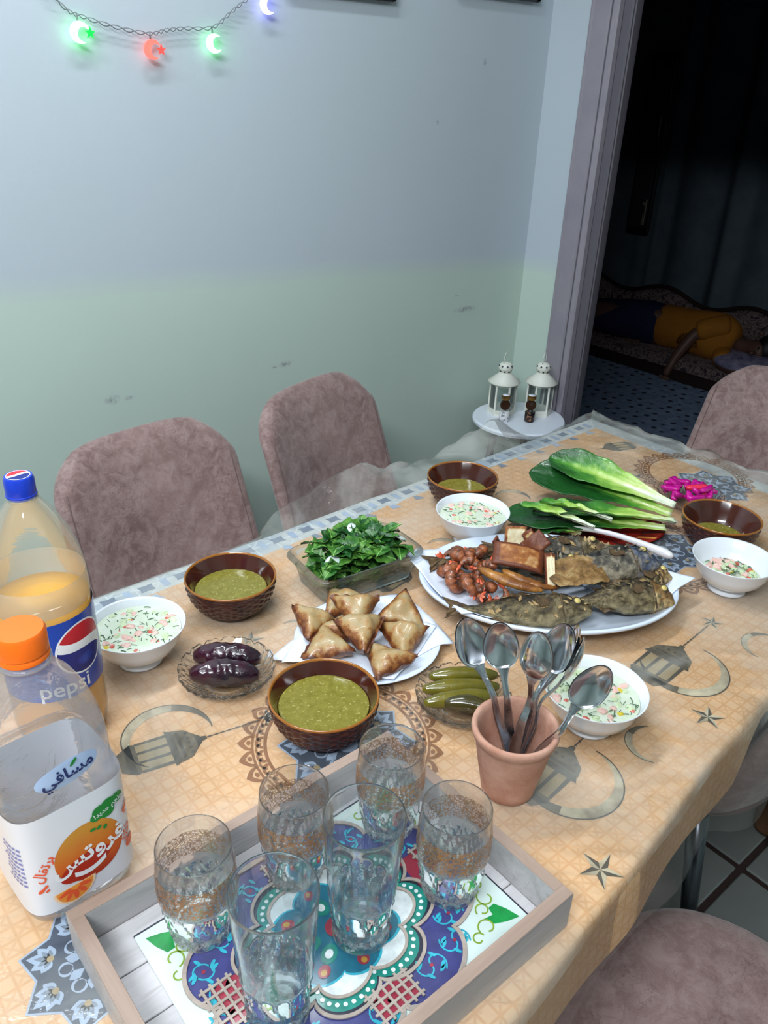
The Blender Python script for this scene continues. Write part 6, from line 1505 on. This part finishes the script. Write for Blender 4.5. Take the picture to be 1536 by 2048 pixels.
def lettuce(label, p0, p1, L, wd, dark=0, cup=.5, arch=.012, roll=0, seed=0, lift=0):
    """p0 = stalk end, p1 = leaf tip"""
    a, b = Vector(p0), Vector(p1); d = b-a; n, m = 44, 22; V = []; F = []; C_ = []
    ux = d.normalized(); uy = Vector((0, 0, 1)).cross(ux).normalized(); uz = ux.cross(uy); R_ = Matrix.Rotation(roll, 3, ux); uy = R_ @ uy; uz = R_ @ uz
    for i in range(n+1):
        u = i/n; w_ = wd*interp([(0, .20), (.12, .24), (.3, .5), (.5, .82), (.7, 1.0), (.85, .92), (.95, .6), (1, .12)], u)
        for j in range(m+1):
            v2 = -1+2*j/m; ru = .0024*sin(u*25+v2*3+seed)*abs(v2)**3*smooth01((u-.2)/.3); rib = .0042*math.exp(-(v2*6)**2)*(1-u*.75)
            w2 = w_*(1+.05*sin(u*31+seed*3)*abs(v2)**4*.6)
            z = cup*w2*v2*v2*.8+arch*sin(pi*u)+ru+rib*.0+.0016*nz((u*22, v2*7, seed))
            y = w2*v2*(1-.12*cup*v2*v2); V.append(a+d*u+uy*y+uz*(z-rib))
            tn = (1-u)**1.3*1.05+.34*math.exp(-(v2*4.5)**2)*(1-u*.6)-.10*abs(v2)+.12*nz((u*10, v2*3, seed))-dark*(.25+.35*u); C_.append((max(0, min(1, tn)),)*3)
    W = m+1; F = [(i*W+j, (i+1)*W+j, (i+1)*W+j+1, i*W+j+1) for i in range(n) for j in range(m)]
    c0_ = (a+b)/2; V = [v3-c0_ for v3 in V]
    g = G(); g.add(V, F, C=C_); o = g.obj('lettuce_leaf', mLet, loc=c0_); mm = o.modifiers.new('t', 'SOLIDIFY'); mm.thickness = .0016; mm.offset = 0
    return tag(o, label, 'lettuce', 'cos lettuce leaves in a stack')
lettuce('broad dark green cos lettuce leaf at the bottom, its tip towards the white bowl', (1.282, .670, .030), (1.075, .890, .026), 0, .056, .75, .15, .006, 0, 1)
lettuce('large dark cos lettuce leaf standing up behind the pale one', (1.330, .690, .036), (1.215, .950, .060), 0, .052, .95, .25, .010, -.35, 2)
lettuce('bright pale green cos lettuce leaf on top, its ragged tip highest', (1.335, .690, .053), (1.246, .930, .090), 0, .040, -.12, .35, .006, -.45, 3)
lettuce('light green cos lettuce leaf lying at the front, with the widest white stalk', (1.305, .665, .040), (1.105, .845, .042), 0, .044, .25, .35, .008, .15, 4)
lettuce('small yellow-white inner lettuce leaf on the front of the stack', (1.140, .730, .052), (1.092, .868, .054), 0, .020, -.55, .5, .004, .1, 5)
lettuce('second small yellow inner lettuce leaf, right of the first', (1.185, .725, .056), (1.118, .842, .064), 0, .018, -.50, .5, .004, .2, 6)
lettuce('small dark green lettuce tip at the lower left of the stack', (1.145, .760, .026), (1.075, .810, .026), 0, .018, .8, .4, .004, .1, 7)
so_ = thing('spring_onion', 'white and green spring onion lying over the far rim of the platter', 'spring onion', (1.16, .70, TZ+.03))
mOn = NT('spring_onion'); x = mOn.xyz(); mOn.l(mOn.ramp(mOn.M('ADD', mOn.M('MULTIPLY', x[0], 7), .5), (.1, lin((170, 200, 120))), (.45, lin((214, 206, 214))), (.8, lin((236, 238, 230)))), mOn.b.inputs['Base Color']); mOn.b.inputs['Roughness'].default_value = .25; mOn.b.inputs['Coat Weight'].default_value = .4
P_on = [(1.128, .790, .028), (1.145, .752, .038), (1.160, .710, .043), (1.170, .665, .044), (1.176, .625, .043), (1.178, .603, .043), (1.179, .590, .043)]
G().tube([Vector(p)-Vector((1.16, .70, TZ+.03)) for p in P_on], [.0045, .0045, .0050, .0055, .0080, .0092, .0040], 16).obj('stalk', mOn.m, so_, mod=sub(1))
